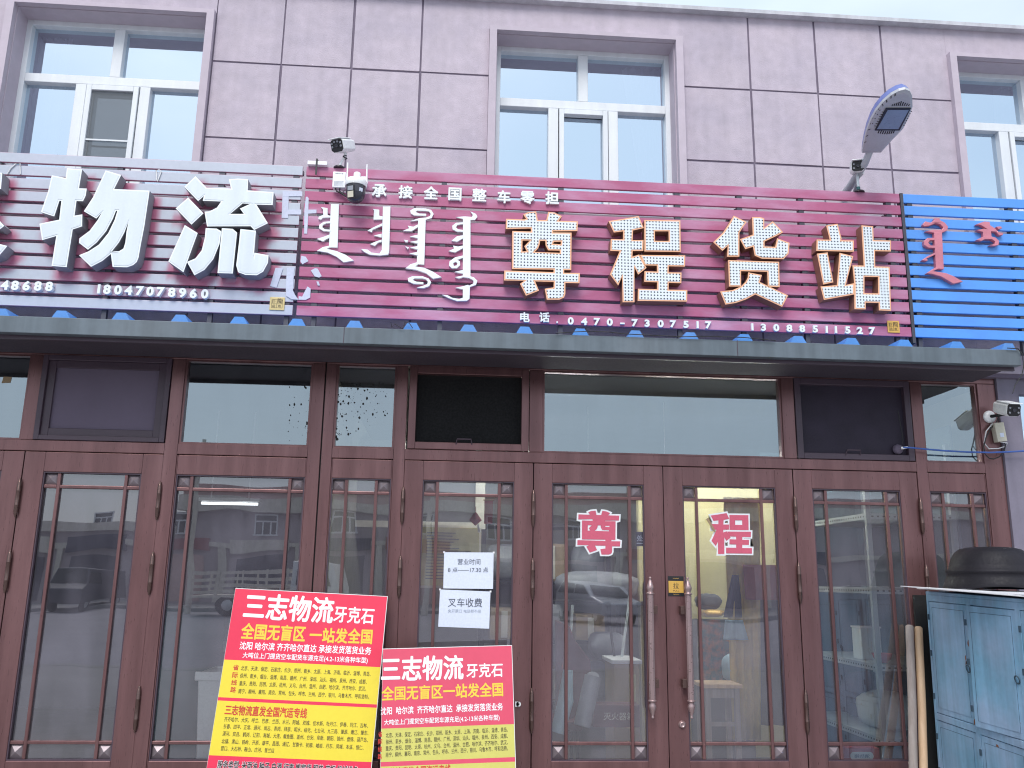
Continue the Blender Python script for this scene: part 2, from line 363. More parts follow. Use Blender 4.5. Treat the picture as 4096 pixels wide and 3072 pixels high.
# ------------------------------------------------------------------ the building
B = thing('shop_building', 'two-storey mauve panel-clad shop building with brown metal shopfront doors and a canopy', 'building', (0, .1, 0))
YW = -.06
WX = [-3.295, .257, 3.896]; WW = 1.384; WZ0, WZ1 = 4.20, 5.685; TOP = 5.95
w = MB()
xs = [-8.0]
for x in WX: xs += [x, x+WW]
xs += [9.0]
for i in range(0, len(xs), 2): w.box(xs[i], xs[i+1], YW+.008, .30, 3.09, TOP)
for x in WX: w.box(x, x+WW, YW+.008, .30, 3.09, WZ0); w.box(x, x+WW, YW+.008, .30, WZ1, TOP)
w.build('wall', 'groove', B)
p = MB()
bays = [[-1.846,-1.347,-.83,-.313,.200], [1.698,2.233,2.766,3.308,3.840], [5.337,5.86,6.4,6.9,7.4], [-5.6,-5.1,-4.6,-4.1,-3.355]]
rows = [(3.12,3.47),(3.47,4.085),(4.085,4.70),(4.70,5.315),(5.315,TOP)]
g = .0072
rj = random.Random(8)
for b in bays:
    for i in range(len(b)-1):
        for (a, c) in rows:
            jt = lambda: g*rj.uniform(.72, 1.3)
            xa, xb, za, zb = b[i]+(jt() if i else 0), b[i+1]-(jt() if i < len(b)-2 else 0), a+jt(), c-(jt() if c < TOP else 0)
            yo = YW+rj.uniform(0, .0022); tw = [rj.uniform(-.0016, .0016) for _ in range(8)]
            p.add([(xa+tw[0],yo,za+tw[1]),(xb+tw[2],yo,za+tw[3]),(xb+tw[4],YW+.0085,za),(xa,YW+.0085,za),(xa+tw[5],yo,zb-abs(tw[6]) if c < TOP else zb),(xb+tw[7],yo,zb-abs(tw[1]) if c < TOP else zb),(xb,YW+.0085,zb),(xa,YW+.0085,zb)], [(0,3,2,1),(4,5,6,7),(0,1,5,4),(1,2,6,5),(2,3,7,6),(3,0,4,7)])
for x in WX:
    p.box(x-.058, x+WW+.058, YW, YW+.0085, WZ1+.031, TOP); p.box(x-.058, x+WW+.058, YW, YW+.0085, 3.12, WZ0-.03)
p.build('wall_panel', 'wall', B)
cn = MB().box(-8, 9, YW-.06, .32, TOP, 5.982)
cn.build('cornice', 'cornice', B)
MB().box(-8, 9, .32, 8, 5.93, 5.975).build('roof', 'fascia', B)

def upper_window(x0, mesh_screen, curtains):
    YF = .10
    f = MB()
    z0, z1 = WZ0, WZ1; X = lambda t: x0+t
    fr = (X(0), X(WW), YF, YF+.06)
    f.box(X(0), X(.043), YF, YF+.06, z0, z1); f.box(X(WW-.043), X(WW), YF, YF+.06, z0, z1)
    f.box(X(.043), X(WW-.043), YF, YF+.06, z1-.046, z1); f.box(X(.043), X(WW-.043), YF, YF+.06, 5.166, 5.236); f.box(X(.043), X(WW-.043), YF, YF+.06, z0, z0+.05)
    f.box(X(.653), X(.729), YF, YF+.06, 5.236, z1-.046)
    f.box(X(.419), X(.497), YF, YF+.06, z0+.05, 5.166); f.box(X(.888), X(.963), YF, YF+.06, z0+.05, 5.166)
    win = f.build('window', 'white_pvc', B, bev=.004)
    s = MB(); a, b2 = .503, .882
    s.box(X(a), X(a+.038), YF-.012, YF+.045, z0+.06, 5.160); s.box(X(b2-.038), X(b2), YF-.012, YF+.045, z0+.06, 5.160)
    s.box(X(a+.038), X(b2-.038), YF-.012, YF+.045, 5.118, 5.160); s.box(X(a+.038), X(b2-.038), YF-.012, YF+.045, z0+.06, z0+.10)
    s.build('sash', 'white_pvc', win, bev=.004)
    if mesh_screen:
        q = MB().quad((X(a+.038),YF+.005,z0+.10),(X(b2-.038),YF+.005,z0+.10),(X(b2-.038),YF+.005,5.118),(X(a+.038),YF+.005,5.118)); q.build('insect_screen', 'insect', win)
        MB().box(X(a+.038), X(b2-.038), YF-.004, YF+.003, 4.71, 4.722).build('screen_bar', 'white_pvc', win)
    g_ = MB()
    for (u0, u1, v0, v1) in ((.043,.653,5.236,z1-.046),(.729,WW-.043,5.236,z1-.046),(.043,.419,z0+.05,5.166),(.541,.844,z0+.10,5.118),(.963,WW-.043,z0+.05,5.166)):
        g_.quad((X(u0),YF+.052,v0),(X(u1),YF+.052,v0),(X(u1),YF+.052,v1),(X(u0),YF+.052,v1))
    g_.build('pane', 'glass_upper', win)
    t = MB(); TY = YW-.045
    t.box(X(-.055), X(0), TY, YW+.009, z0-.03, z1+.034); t.box(X(WW), X(WW+.055), TY, YW+.009, z0-.03, z1+.034); t.box(X(0), X(WW), TY, YW+.009, z1, z1+.034); t.box(X(0), X(WW), TY-.02, YW+.06, z0-.04, z0)
    t.build('surround', 'trim', win)
    r = MB()                             # reveal lining, flush plaster
    r.box(X(0), X(.006), YW+.009, YF, z0, z1-.006); r.box(X(WW-.006), X(WW), YW+.009, YF, z0, z1-.006); r.box(X(0), X(WW), YW+.009, YF, z1-.006, z1)
    r.build('reveal', 'trim', win)
    for (u0, u1, v0, v1, lean) in curtains:
        c = MB(); n = 40; vs = []
        for i in range(n+1):
            for j in range(8):
                tt = i/n; zz = v0+(v1-v0)*j/7; k = 1-j/7
                vs.append((X(u0+(u1-u0)*tt + lean*k*(1-tt)), YF+.11+.02*math.sin(tt*38)+.01*math.sin(tt*17+1), zz))
        c.add(vs, [(i*8+j, (i+1)*8+j, (i+1)*8+j+1, i*8+j+1) for i in range(n) for j in range(7)], True)
        c.build('curtain', 'curtain', win)
m_ = bpy.data.materials.new('insect'); m_.use_nodes = True; MATS['insect'] = m_
_t = m_.node_tree; _t.nodes.clear(); _o = _t.nodes.new('ShaderNodeOutputMaterial'); _m = _t.nodes.new('ShaderNodeMixShader'); _m.inputs[0].default_value = .62
_a = _t.nodes.new('ShaderNodeBsdfTransparent'); _b = _t.nodes.new('ShaderNodeBsdfDiffuse'); _b.inputs[0].default_value = (.20,.215,.23,1)
_t.links.new(_a.outputs[0], _m.inputs[1]); _t.links.new(_b.outputs[0], _m.inputs[2]); _t.links.new(_m.outputs[0], _o.inputs[0])
upper_window(WX[0], True, [(.06,.30,4.25,5.60,-.0)])
upper_window(WX[1], False, [(1.02,1.36,4.25,5.62,.18)])
upper_window(WX[2], False, [(.5,.9,4.25,5.62,-.1)])
rm = MB()
rm.quad((-8,3.2,3.3),(9,3.2,3.3),(9,3.2,5.9),(-8,3.2,5.9)); rm.quad((-8,.31,3.31),(9,.31,3.31),(9,3.2,3.31),(-8,3.2,3.31)); rm.quad((-8,.31,5.9),(9,.31,5.9),(9,3.2,5.9),(-8,3.2,5.9))
for x in (-8, -1.2, 2.9, 9): rm.quad((x,.31,3.3),(x,3.2,3.3),(x,3.2,5.9),(x,.31,5.9))
rm.build('upstairs_room', 'room', B)

# ---- shopfront
ZT0, ZT1 = 2.462, 3.05; ZR0 = 2.388; FY0, FY1 = 0.0, .08
def shop_frame(members, short, x0, x1):
    f = MB()
    for a, b in members: f.box(a, b, FY0, FY1, .10, 3.05)
    for a, b in short: f.box(a, b, FY0, FY1, ZT0, 3.05)
    xs_ = sorted(members)
    f.box(x0, x1, FY0, FY1, 3.05, 3.095)
    for i in range(len(xs_)-1): f.box(xs_[i][1], xs_[i+1][0], FY0, FY1, ZR0, ZT0)
    f.build('shopfront_frame', 'bronze', B, bev=.004)
shop_frame([(-4.6,-4.5), (-1.93,-1.843), (-.974,-.889)], [(-2.875,-2.793)], -4.6, -.889)
shop_frame([(-.881,-.81), (-.392,-.314), (3.333,3.411), (3.845,3.985)], [(.544,.638), (2.367,2.459)], -.881, 3.985)
MB().box(-.889, -.881, .02, FY1, .1, 3.09).build('joint', 'black', B)

def transom_glass(a, b):
    fr = MB().box(a, a+.014, .012, .06, ZT0, ZT1).box(b-.014, b, .012, .06, ZT0, ZT1).box(a+.014, b-.014, .012, .06, ZT0, ZT0+.012).box(a+.014, b-.014, .012, .06, ZT1-.012, ZT1)
    o = fr.build('transom_window', 'bronze', B)
    MB().quad((a+.014,.04,ZT0+.012),(b-.014,.04,ZT0+.012),(b-.014,.04,ZT1-.012),(a+.014,.04,ZT1-.012)).build('pane', 'glass_transom', o)
    return o
def transom_screen(a, b, fm, sm, wdt, inner=False, handle=False, deep=.03):
    fr = MB().box(a, a+wdt, -.008, .06, ZT0+.002, ZT1).box(b-wdt, b, -.008, .06, ZT0+.002, ZT1).box(a+wdt, b-wdt, -.008, .06, ZT0+.002, ZT0+wdt).box(a+wdt, b-wdt, -.008, .06, ZT1-wdt, ZT1)
    o = fr.build('transom_window', fm, B, bev=.004)
    MB().quad((a+wdt,deep,ZT0+wdt),(b-wdt,deep,ZT0+wdt),(b-wdt,deep,ZT1-wdt),(a+wdt,deep,ZT1-wdt)).build('insect_screen', sm, o)
    if inner:
        q = .085
        MB().box(a+wdt, a+q, .012, .028, ZT0+wdt, ZT1-wdt).box(b-q, b-wdt, .012, .028, ZT0+wdt, ZT1-wdt).box(a+q, b-q, .012, .028, ZT0+wdt, ZT0+q).box(a+q, b-q, .012, .028, ZT1-q, ZT1-wdt).build('inner_frame', 'bronze_dark', o, bev=.003)
    if handle:
        cx = (a+b)/2-.03; z = ZT0+wdt
        MB().tube([(cx-.055,-.006,z-.012),(cx-.048,-.03,z+.022),(cx+.048,-.03,z+.022),(cx+.055,-.006,z-.012)], .005, 8).build('handle', 'bronze_dark', o)
    return o
transom_glass(-4.5, -2.875); transom_screen(-2.793, -1.935, 'bronze_dark', 'screen_grey', .035, inner=True)
transom_glass(-1.843, -.974); transom_glass(-.81, -.392)
o = transom_screen(-.300, .540, 'bronze', 'opening', .052, handle=True, deep=.045)
transom_glass(.638, 2.367)
o = transom_screen(2.463, 3.325, 'bronze_dark', 'screen_dark', .045, handle=True)
transom_glass(3.411, 3.845)

ZB, ZGT, ZGB = .12, 2.252, .450; BO, MU = .09, .021
def leaf(name, a, b, gl, gr, blocks=True, hinges=(), handle_x=None, hside=1, lock=None):
    y0, y1 = .006, .07
    f = MB(); 
    if gl > a+.002: f.box(a, gl, y0, y1, ZB, ZR0-.004)
    if b > gr+.002: f.box(gr, b, y0, y1, ZB, ZR0-.004)
    f.box(gl, gr, y0, y1, ZGT, ZR0-.004); f.box(gl, gr, y0, y1, ZB, ZGB)
    d = f.build(name, 'bronze', B, bev=.0035)
    # raised mouldings round the kick panel and the beads round the glass
    k = MB(); k.box(gl, gl+.008, y0+.006, .034, ZGB, ZGT).box(gr-.008, gr, y0+.006, .034, ZGB, ZGT).box(gl+.008, gr-.008, y0+.006, .034, ZGT-.008, ZGT).box(gl+.008, gr-.008, y0+.006, .034, ZGB, ZGB+.008)
    k.build('glass_bead', 'bronze_dark', d)
    MB().quad((gl+.008,.040,ZGB+.008),(gr-.008,.040,ZGB+.008),(gr-.008,.040,ZGT-.008),(gl+.008,.040,ZGT-.008)).build('pane', 'glass_door', d)
    bars = MB(); yb0, yb1 = .018, .036
    xl, xr = gl+BO, gr-BO
    for x in (xl, xr-MU): bars.box(x, x+MU, yb0, yb1, ZGB+.008, ZGT-.008)
    for z in (ZGB+.095, ZGT-.107):
        bars.box(gl+.008, xl, yb0, yb1, z, z+MU); bars.box(xl+MU, xr-MU, yb0, yb1, z, z+MU); bars.box(xr, gr-.008, yb0, yb1, z, z+MU)
    bars.build('glazing_bar', 'bronze', d, bev=.003)
    for (bx0, bx1) in ((gl+.008, xl), (xr, gr-.008)):
        for (bz0, bz1) in ((ZGB+.008, ZGB+.095), (ZGT-.107+MU, ZGT-.008)):
            cx, cz = (bx0+bx1)/2, (bz0+bz1)/2
            MB().add([(bx0,.037,bz0),(bx1,.037,bz0),(bx1,.037,bz1),(bx0,.037,bz1),(cx,.010,cz)], [(0,1,4),(1,2,4),(2,3,4),(3,0,4),(3,2,1,0)]).build('corner_block', 'block', d)
    for hx in hinges:
        for (h0, h1) in ((1.945,2.20),(1.462,1.738),(.62,.90)):
            L = h1-h0; pr = [(.002,0),(.006,.006),(.0045,.014),(.009,.020),(.0085,.030),(.0105,.036),(.0105,.075),(.0115,.078),(.0115,.082),(.0105,.085),(.0105,L-.085),(.0115,L-.082),(.0115,L-.078),(.0105,L-.075),(.0105,L-.036),(.0085,L-.03),(.009,L-.02),(.0045,L-.014),(.006,L-.006),(.002,L)]
            MB().lathe((hx,-.010,h0), [(r*1.3, q) for r, q in pr], 12).build('hinge', 'hinge', d)
    if handle_x is not None:
        hx = handle_x; z0, z1 = .727, 1.628; L = z1-z0
        n = 12
        h = MB(); ring = [(.0205 if k % 2 else .0187) for k in range(n*2)]
        vs = [(hx+ring[k]*math.cos(math.pi*k/n), -.062+ring[k]*math.sin(math.pi*k/n), z) for z in (.838,1.512) for k in range(2*n)]
        h.add(vs, [(k, (k+1) % (2*n), 2*n+(k+1) % (2*n), 2*n+k) for k in range(2*n)])
        up = [(.0165,0),(.023,.003),(.023,.010),(.016,.013),(.014,.020),(.020,.035),(.021,.048),(.017,.062),(.009,.090),(.005,.102),(.008,.106),(.008,.112),(.002,.118)]
        up = [(r*1.18, q) for r, q in up]; h.lathe((hx,-.062,1.510), up, 20); h.lathe((hx,-.062,.840), [(r, -q) for r, q in up], 20)
        hh = h.build('handle', 'handle', d)
        br = MB()
        for z in (1.41, .94):
            br.box(hx+hside*.012, hx+hside*.05, -.050, -.044, z-.028, z+.028) if hside > 0 else br.box(hx-.05, hx-.012, -.050, -.044, z-.028, z+.028)
            br.box(min(hx+hside*.022, hx+hside*.05), max(hx+hside*.022, hx+hside*.05), -.044, .008, z-.026, z+.026)
            br.tube([(hx,-.062,z),(hx,.010,z)], .009, 10)
        br.build('handle_bracket', 'hinge', d, bev=.002)
        ih = MB().lathe((hx+.0*hside,.10,.84), [(.004,-.10),(.015,-.06),(.018,-.01),(.016,0),(.016,.67),(.018,.68),(.015,.73),(.004,.79)], 16); ih.build('inner_handle', 'hinge', d)
    if lock:
        MB().lathe((lock[0], .008, lock[1]), [(.026,0),(.026,.006),(.020,.010),(.020,.016),(.014,.018),(.010,.018),(.008,.013),(.002,.013)], 24, axis=(0,-1,0)).build('lock', 'handle', d)
    return d
leaf('door', -3.74, -2.838, -3.60, -2.97)
leaf('door', -2.832, -1.931, -2.700, -2.064, hinges=(-2.835, -1.930))
leaf('fixed_panel', -1.843, -.974, -1.835, -.982)
leaf('fixed_panel', -.81, -.392, -.802, -.400)
leaf('door', -.314, .575, -.183, .444, hinges=(-.314, .577))
leaf('door', .580, 1.485, .708, 1.350, handle_x=1.366, hside=1)
leaf('door', 1.489, 2.417, 1.624, 2.289, hinges=(2.420,), handle_x=1.624, hside=-1, lock=(1.577, .676))
leaf('door', 2.423, 3.331, 2.556, 3.199, hinges=(3.333,))
leaf('fixed_panel', 3.411, 3.845, 3.419, 3.837)
ds = MB().box(-4.5, 3.40, .0705, .0795, 2.372, 2.40)  # unseen strips added behind the leaf gaps to block lamp light
for x in (-2.835, .5775, 1.487, 2.42): ds.box(x-.02, x+.02, .0705, .0795, .12, 2.371)
ds.build('gap_light_block', 'bronze_dark', B)
MB().box(-4.6, 4.0, -.02, .30, 0, .118).build('doorstep', 'pavement', B)

# right-hand pilaster and the neighbour's window beside it
MB().box(3.987, 4.135, -.02, .30, 0, 3.09).build('pilaster', 'pilaster', B)
nb = MB().box(4.135, 4.16, .0, .08, 0, 3.09).box(4.16, 6.2, .0, .08, 2.30, 2.50).box(4.16, 6.2, 0, .08, 2.98, 3.09)
o = nb.build('side_window', 'pilaster', B)
MB().quad((4.16,.04,2.5),(6.2,.04,2.5),(6.2,.04,2.98),(4.16,.04,2.98)).build('pane', 'glass_upper', o)
MB().box(4.16, 6.2, .05, .09, 0, 2.30).build('side_panel', 'white_pvc', B)

# canopy
CX0, CX1 = -4.6, 3.79
cb = MB().box(CX0, CX1, -.60, -.585, 3.040, 3.146)
cb.box(CX0, CX1, -.585, -.54, 3.040, 3.052)
cb.box(CX1-.012, CX1, -.585, -.061, 3.0525, 3.146)
can = cb.build('canopy', 'fascia', B, bev=.003)
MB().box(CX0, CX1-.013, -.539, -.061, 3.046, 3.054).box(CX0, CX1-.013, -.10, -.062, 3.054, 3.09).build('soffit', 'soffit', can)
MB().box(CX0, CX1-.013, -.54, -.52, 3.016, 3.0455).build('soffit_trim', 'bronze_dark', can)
for x in (-.70, 1.85): MB().box(x, x+.004, -.603, -.6005, 3.040, 3.147).build('fascia_seam', 'bronze_dark', can)
rf = MB(); yf, yb, zf, zb = -.592, -.07, 3.142, 3.150
prof = []
x = -4.62 + .0
ridge0 = -2.45 - .363*5
xx = ridge0; pts = [(CX0-.02, 0)]
while xx < CX1-.03:
    for dx, h in ((-.058,0),(-.028,.051),(.028,.051),(.058,0)):
        if CX0-.02 < xx+dx < CX1-.02: pts.append((xx+dx, h))
    xx += .363
pts.append((CX1-.02, 0))
vs = [(a, yf, zf+h) for a, h in pts] + [(a, yb, zb+h) for a, h in pts]; n = len(pts)
rf.add(vs, [(i, i+1, n+i+1, n+i) for i in range(n-1)])
for i in range(len(pts)-3):             # the closed front ends of the ridges
    if pts[i][1] == 0 and pts[i+1][1] > 0: rf.add([vs[i], vs[i+1], vs[i+2], vs[i+3]], [(0,3,2,1)])
rf.build('roof_sheet', 'blue_sheet', can)

# rooms behind the shopfront
def room(name, x0, x1, y1, m, fm, cm):
    r = MB(); y0 = .081; z0, z1 = .12, 3.09
    r.quad((x0,y1,z0),(x1,y1,z0),(x1,y1,z1),(x0,y1,z1)); r.quad((x0,y0,z0),(x0,y1,z0),(x0,y1,z1),(x0,y0,z1)); r.quad((x1,y1,z0),(x1,y0,z0),(x1,y0,z1),(x1,y1,z1));     o = r.build(name, m, B); MB().quad((x0,y0,z1),(x1,y0,z1),(x1,y1,z1),(x0,y1,z1)).build('room_ceiling', 'room', o); MB().quad((x0,y0,z0+.002),(x1,y0,z0+.002),(x1,y1,z0+.002),(x0,y1,z0+.002)).build('room_floor', fm, o)
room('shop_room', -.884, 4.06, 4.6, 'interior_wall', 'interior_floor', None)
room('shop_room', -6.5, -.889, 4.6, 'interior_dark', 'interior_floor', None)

# ------------------------------------------------------------------ the three slatted signs
YS = -.35                                # face of the slats
YSB = YS + .022
SL0, PITCHZ, SH = 4.363, .0915, .069
NS = 12
def slat_panel(mb, x0, x1, step=None):
    for k in range(NS):
        z1 = SL0 - k*PITCHZ; z0 = z1 - SH
        mb.box(x0, x1, YS, YSB, z0, z1)
    return mb
def sign_frame(x0, x1, parent, ups):
    f = MB()
    for x in ups: f.box(x-.015, x+.015, YSB+.001, YSB+.032, 3.20, 4.36)
    f.box(x0, x1, YSB+.033, YSB+.06, 3.20, 3.235); f.box(x0, x1, YSB+.033, YSB+.06, 4.325, 4.355)
    for x in ups[::2]: f.box(x-.012, x+.012, YSB+.061, YW-.001, 4.20, 4.225)
    c = f
    for x in ups:
        for k in range(NS-1):
            z = SL0 - k*PITCHZ - SH
            c.box(x-.019, x+.019, YS+.006, YSB+.0015, z-.020, z-.0005)
    f.build('support_frame', 'sign_steel', parent)
RED = thing('shop_sign', 'crimson slatted shop sign with dotted orange-edged characters and a phone number', 'sign', (1.07, YS, 3.28), 'slatted signs over the canopy')
GREY = thing('shop_sign', 'faded silver and red slatted shop sign with large plain white characters', 'sign', (-2.5, YS, 3.28), 'slatted signs over the canopy')
BLUE = thing('shop_sign', 'bright blue slatted shop sign with pink curly script', 'sign', (4.5, YS, 3.28), 'slatted signs over the canopy')
XR0, XR1 = -1.052, 3.186
slat_panel(MB(), XR0, XR1).build('slat_panel', 'red_slat', RED, bev=.003)
sign_frame(XR0+.02, XR1-.02, RED, [-.94,-.10,.72,1.55,2.0,2.45,3.10])
slat_panel(MB(), 3.212, 6.4).build('slat_panel', 'blue_slat', BLUE, bev=.003)
sign_frame(3.26, 6.3, BLUE, [3.26,4.02,4.85,5.6,6.3])
MB().box(3.188, 3.210, YS-.006, YSB+.03, 3.24, 4.367).build('edge_post', 'sign_steel', BLUE, bev=.002)
sign_frame(-4.6, -1.08, GREY, [-4.4,-3.9,-3.10,-2.30,-1.62,-1.12])

def reg(ox, oy, k): return lambda x, y: (ox+x*k, oy+y*k)
RA = reg(2000,820,820/2212); RB = reg(2760,840,880/2212); RC = reg(1120,760,880/2212); RD = reg(0,650,640/1800); RE = reg(640,650,640/1800); RL = reg(3560,750,536/1778)
def trace(rg, pts, Y): return [at(*rg(x, y), Y) for x, y in pts]
def smooth_loop(l, it=0):
    return l
def letter(name, parent, rg, shapes, depth, side, rim, face, edge, rimw=.0075, sp=.003):
    """shapes: [(outer, holes...)]; a channel letter: side body, rim and inset face plate"""
    yf = YS - depth
    body, rimm, fac, outs = MB(), MB(), MB(), []
    for sh in shapes:
        loops = [orient(trace(rg, l, yf), i == 0) for i, l in enumerate(sh)]
        outs.append(loops)
        mv = lambda y: (lambda p: Vector((p.x, y, p.z)))
        body.solid(loops, mv(yf), mv(YS-.004))
        rimm.solid(loops, mv(yf-sp), mv(yf-.0002))
        ins = [inset(l, rimw) for l in loops]
        fac.solid(ins, mv(yf-sp-.0022), mv(yf-sp+.0005))
    o = body.build(name, side, parent, fixn=True)
    rimm.build('rim', rim, o, fixn=True); fac.build('face', face, o, fixn=True)
    return o, outs
ZUN=[[(65,150),(262,158),(282,150),(250,105),(300,80),(390,70),(408,165),(498,165),(520,75),(590,85),(668,122),(630,172),(840,178),(835,282),(572,285),(572,298),(772,300),(768,703),(692,703),(692,733),(862,735),(857,845),(705,842),(705,960),(690,1000),(640,1022),(505,1022),(482,905),(578,890),(580,830),(378,825),(420,925),(280,980),(215,850),(265,818),(43,815),(46,708),(578,726),(578,698),(130,692),(132,282),(335,288),(332,254),(62,260)],
 [(242,384),(322,384),(262,447),(290,500),(240,503)],[(432,388),(488,388),(492,440),(520,490),(645,493),(645,518),(372,508),(410,470),(428,425)],[(580,398),(658,396),(655,426),(572,420)]]
CH1=[[(1170,175),(1335,150),(1495,120),(1551,250),(1435,275),(1430,380),(1548,380),(1545,495),(1430,497),(1428,560),(1500,535),(1580,680),(1490,752),(1450,670),(1450,1050),(1322,1050),(1318,770),(1275,870),(1185,750),(1215,680),(1290,500),(1190,495),(1195,368),(1328,372),(1328,285),(1228,298)]]
CH2=[[(1556,163),(1945,168),(1950,508),(1558,502)],[(1670,285),(1818,285),(1820,390),(1672,388)]]
CH3=[[(1510,540),(1998,545),(1995,665),(1820,662),(1818,728),(1958,730),(1955,845),(1820,840),(1818,915),(2020,918),(2018,1043),(1485,1035),(1488,905),(1695,910),(1695,835),(1555,830),(1558,715),(1695,720),(1692,655),(1560,652)]]
HU1=[[(438,58),(568,122),(530,175),(495,230),(495,470),(372,470),(378,362),(325,412),(232,325),(330,230),(390,140)]]
HU2=[[(622,72),(700,72),(745,85),(745,180),(830,115),(935,225),(860,265),(748,318),(748,368),(855,372),(875,285),(1000,332),(990,440),(940,495),(720,490),(650,460),(632,370),(555,395),(500,295),(630,250)]]
HU3=[[(382,505),(895,522),(900,775),(782,772),(775,622),(512,615),(512,770),(392,770)]]
HU4=[[(585,628),(722,655),(700,725),(985,860),(925,975),(655,850),(560,900),(460,935),(355,952),(302,820),(430,805),(510,770),(560,720),(580,680)]]
ZH1=[[(1368,158),(1482,140),(1522,290),(1518,306),(1645,308),(1645,420),(1268,412),(1272,298),(1404,300)]]
ZH2=[[(1275,440),(1382,428),(1440,728),(1338,750)]]
ZH3=[[(1502,432),(1640,465),(1565,755),(1648,737),(1648,850),(1345,905),(1310,770),(1475,757)]]
ZH4=[[(1722,155),(1840,165),(1845,305),(2020,308),(2018,418),(1858,415),(1860,568),(2005,572),(2020,1015),(1898,1010),(1895,935),(1765,932),(1765,1000),(1652,998),(1650,737),(1632,558),(1745,560)],[(1752,672),(1890,675),(1890,840),(1752,838)]]
led = dict(depth=.085, side='led_side', rim='led_rim', face='led_face', edge=0, rimw=.0095)
letter('raised_character', RED, RA, [ZUN], **led)
letter('raised_character', RED, RA, [CH1, CH2, CH3], **led)
letter('raised_character', RED, RB, [HU1, HU2, HU3, HU4], **led)
letter('raised_character', RED, RB, [ZH1, ZH2, ZH3, ZH4], **led)

WU1=[[(585,145),(740,175),(755,65),(925,80),(890,292),(978,295),(965,375),(935,437),(862,435),(840,600),(928,585),(925,720),(820,755),(752,1178),(582,1165),(635,828),(475,875),(445,690),(668,645),(692,435),(670,432),(612,608),(462,560),(545,320)]]
WU2=[[(1190,90),(1365,142),(1285,300),(1685,318),(1625,720),(1590,900),(1560,1070),(1540,1120),(1500,1155),(1430,1180),(1268,1175),(1248,1030),(1150,1110),(1025,1175),(890,1045),(1000,1000),(1115,925),(1220,795),(1290,650),(1322,545),(1306,545),(1268,640),(1195,775),(1090,900),(990,982),(890,905),(895,855),(1010,770),(1100,650),(1150,560),(1085,632),(945,550),(1050,390),(1120,240)],
 [(1448,665),(1425,780),(1412,900),(1390,970),(1340,1000),(1262,998),(1340,900),(1400,790)]]
LI1=[[(400,155),(525,285),(800,295),(775,190),(880,182),(992,190),(988,315),(1280,335),(1268,480),(1085,475),(1215,685),(1060,760),(1020,718),(530,720),(502,555),(560,550),(640,510),(690,440),(482,432),(495,378),(430,435),(275,275)],[(930,462),(1020,466),(900,520),(945,580),(790,580)]]
LI2=[[(318,395),(490,573),(355,700),(178,518)]]
LI3=[[(280,705),(425,795),(265,1235),(95,1115)]]
LI4=[[(515,740),(640,745),(690,775),(670,920),(600,1090),(500,1210),(388,1270),(305,1120),(400,1080),(470,990),(505,850)]]
LI5=[[(697,740),(820,748),(868,790),(820,1250),(648,1245)]]
LI6=[[(905,750),(1080,768),(1060,1010),(1045,1100),(1063,1016),(1222,1045),(1215,1130),(1160,1230),(1090,1270),(960,1265),(880,1235),(858,1160),(890,900)]]
PA1=[[(-190,95),(28,118),(12,300),(-120,290),(-120,600),(0,660),(50,715),(0,752),(-120,720),(-120,890),(85,940),(0,1040),(-190,1100)]]
big = dict(depth=.10, side='letter_side', rim='white_letter', face='letter_face', edge=0, rimw=.0095)
_, o1 = letter('raised_character', GREY, RD, [WU1, WU2], **big)
_, o2 = letter('raised_character', GREY, RE, [LI1, LI2, LI3, LI4, LI5, LI6], **big)
_, o3 = letter('raised_character', GREY, RD, [PA1], **big)

# small raised characters and digits
def chars(parent, name, items, hmm, depth=.018, off=.028, m='white_letter', sxk=1.0, ref=None):
    for ch, n, x, y in items:
        C = at(*cc(n, x, y), YS-depth); mb = MB()
        if ch.isdigit() or ch in '.-':                      # plain numerals: offset outlines
            vs, fs, bb = text_mesh(ch, off, .1); hb = text_mesh(ref, off, .1)[2] if ref else bb
            k = hmm/(hb[3]-hb[2]); cx = (bb[0]+bb[1])/2; cz = (bb[2]+bb[3])/2
            mb.add([Vector((C.x+(p.x-cx)*k*sxk, YS-.0005-(p.z+.1)/.2*depth, C.z+(p.y-cz)*k)) for p in vs], fs)
        else: put_text(mb, ch, Vector((C.x, YS-.0005, C.z)), UX, UZ, NY, height=hmm, offset=off, depth=depth, lift=.0003)
        mb.build(name, m, parent)
H8 = .0655
chars(RED, 'small_character', [(c, 2, x, y) for c, x, y in zip('承接全国整车零担', (245,415,580,735,893,1053,1205,1365), (1235,1243,1249,1257,1263,1275,1279,1282))], .096, off=.032)
chars(RED, 'small_character', [('电',5,1188,396),('话',5,1315,397)], .070, off=.030)
chars(RED, 'full_stop', [('.',5,1397,428)], .012, off=.03)
chars(RED, 'digit', [(c, 5, x, 420+(x-1485)*.030) for c, x in zip('0470', (1485,1572,1655,1738))] + [(c, 5, x, 420+(x-1485)*.030) for c, x in zip('7307517', (1900,1980,2068,2148,2232,2307,2377))], .0520, off=.042, ref='8', sxk=1.18)
chars(RED, 'hyphen', [('-',5,1820,436)], .0505, off=.03, ref='8', sxk=1.5)
chars(RED, 'digit', [(c, 6, x, 459+(x-455)*.033) for c, x in zip('13088511527', (450,522,605,690,773,858,932,992,1068,1147,1226))], .0520, off=.042, ref='8', sxk=1.18)
gd = [(c, 4, x, 188+(x-30)*.030) for c, x in zip('48688', (30,97,170,245,318))] + [(c, 4, x, 213+(x-640)*.046) for c, x in zip('18047078960', (640,693,764,832,905,972,1040,1112,1182,1252,1326))]
chars(GREY, 'digit', gd, .0650, off=.046, depth=.03, ref='8', sxk=1.10)

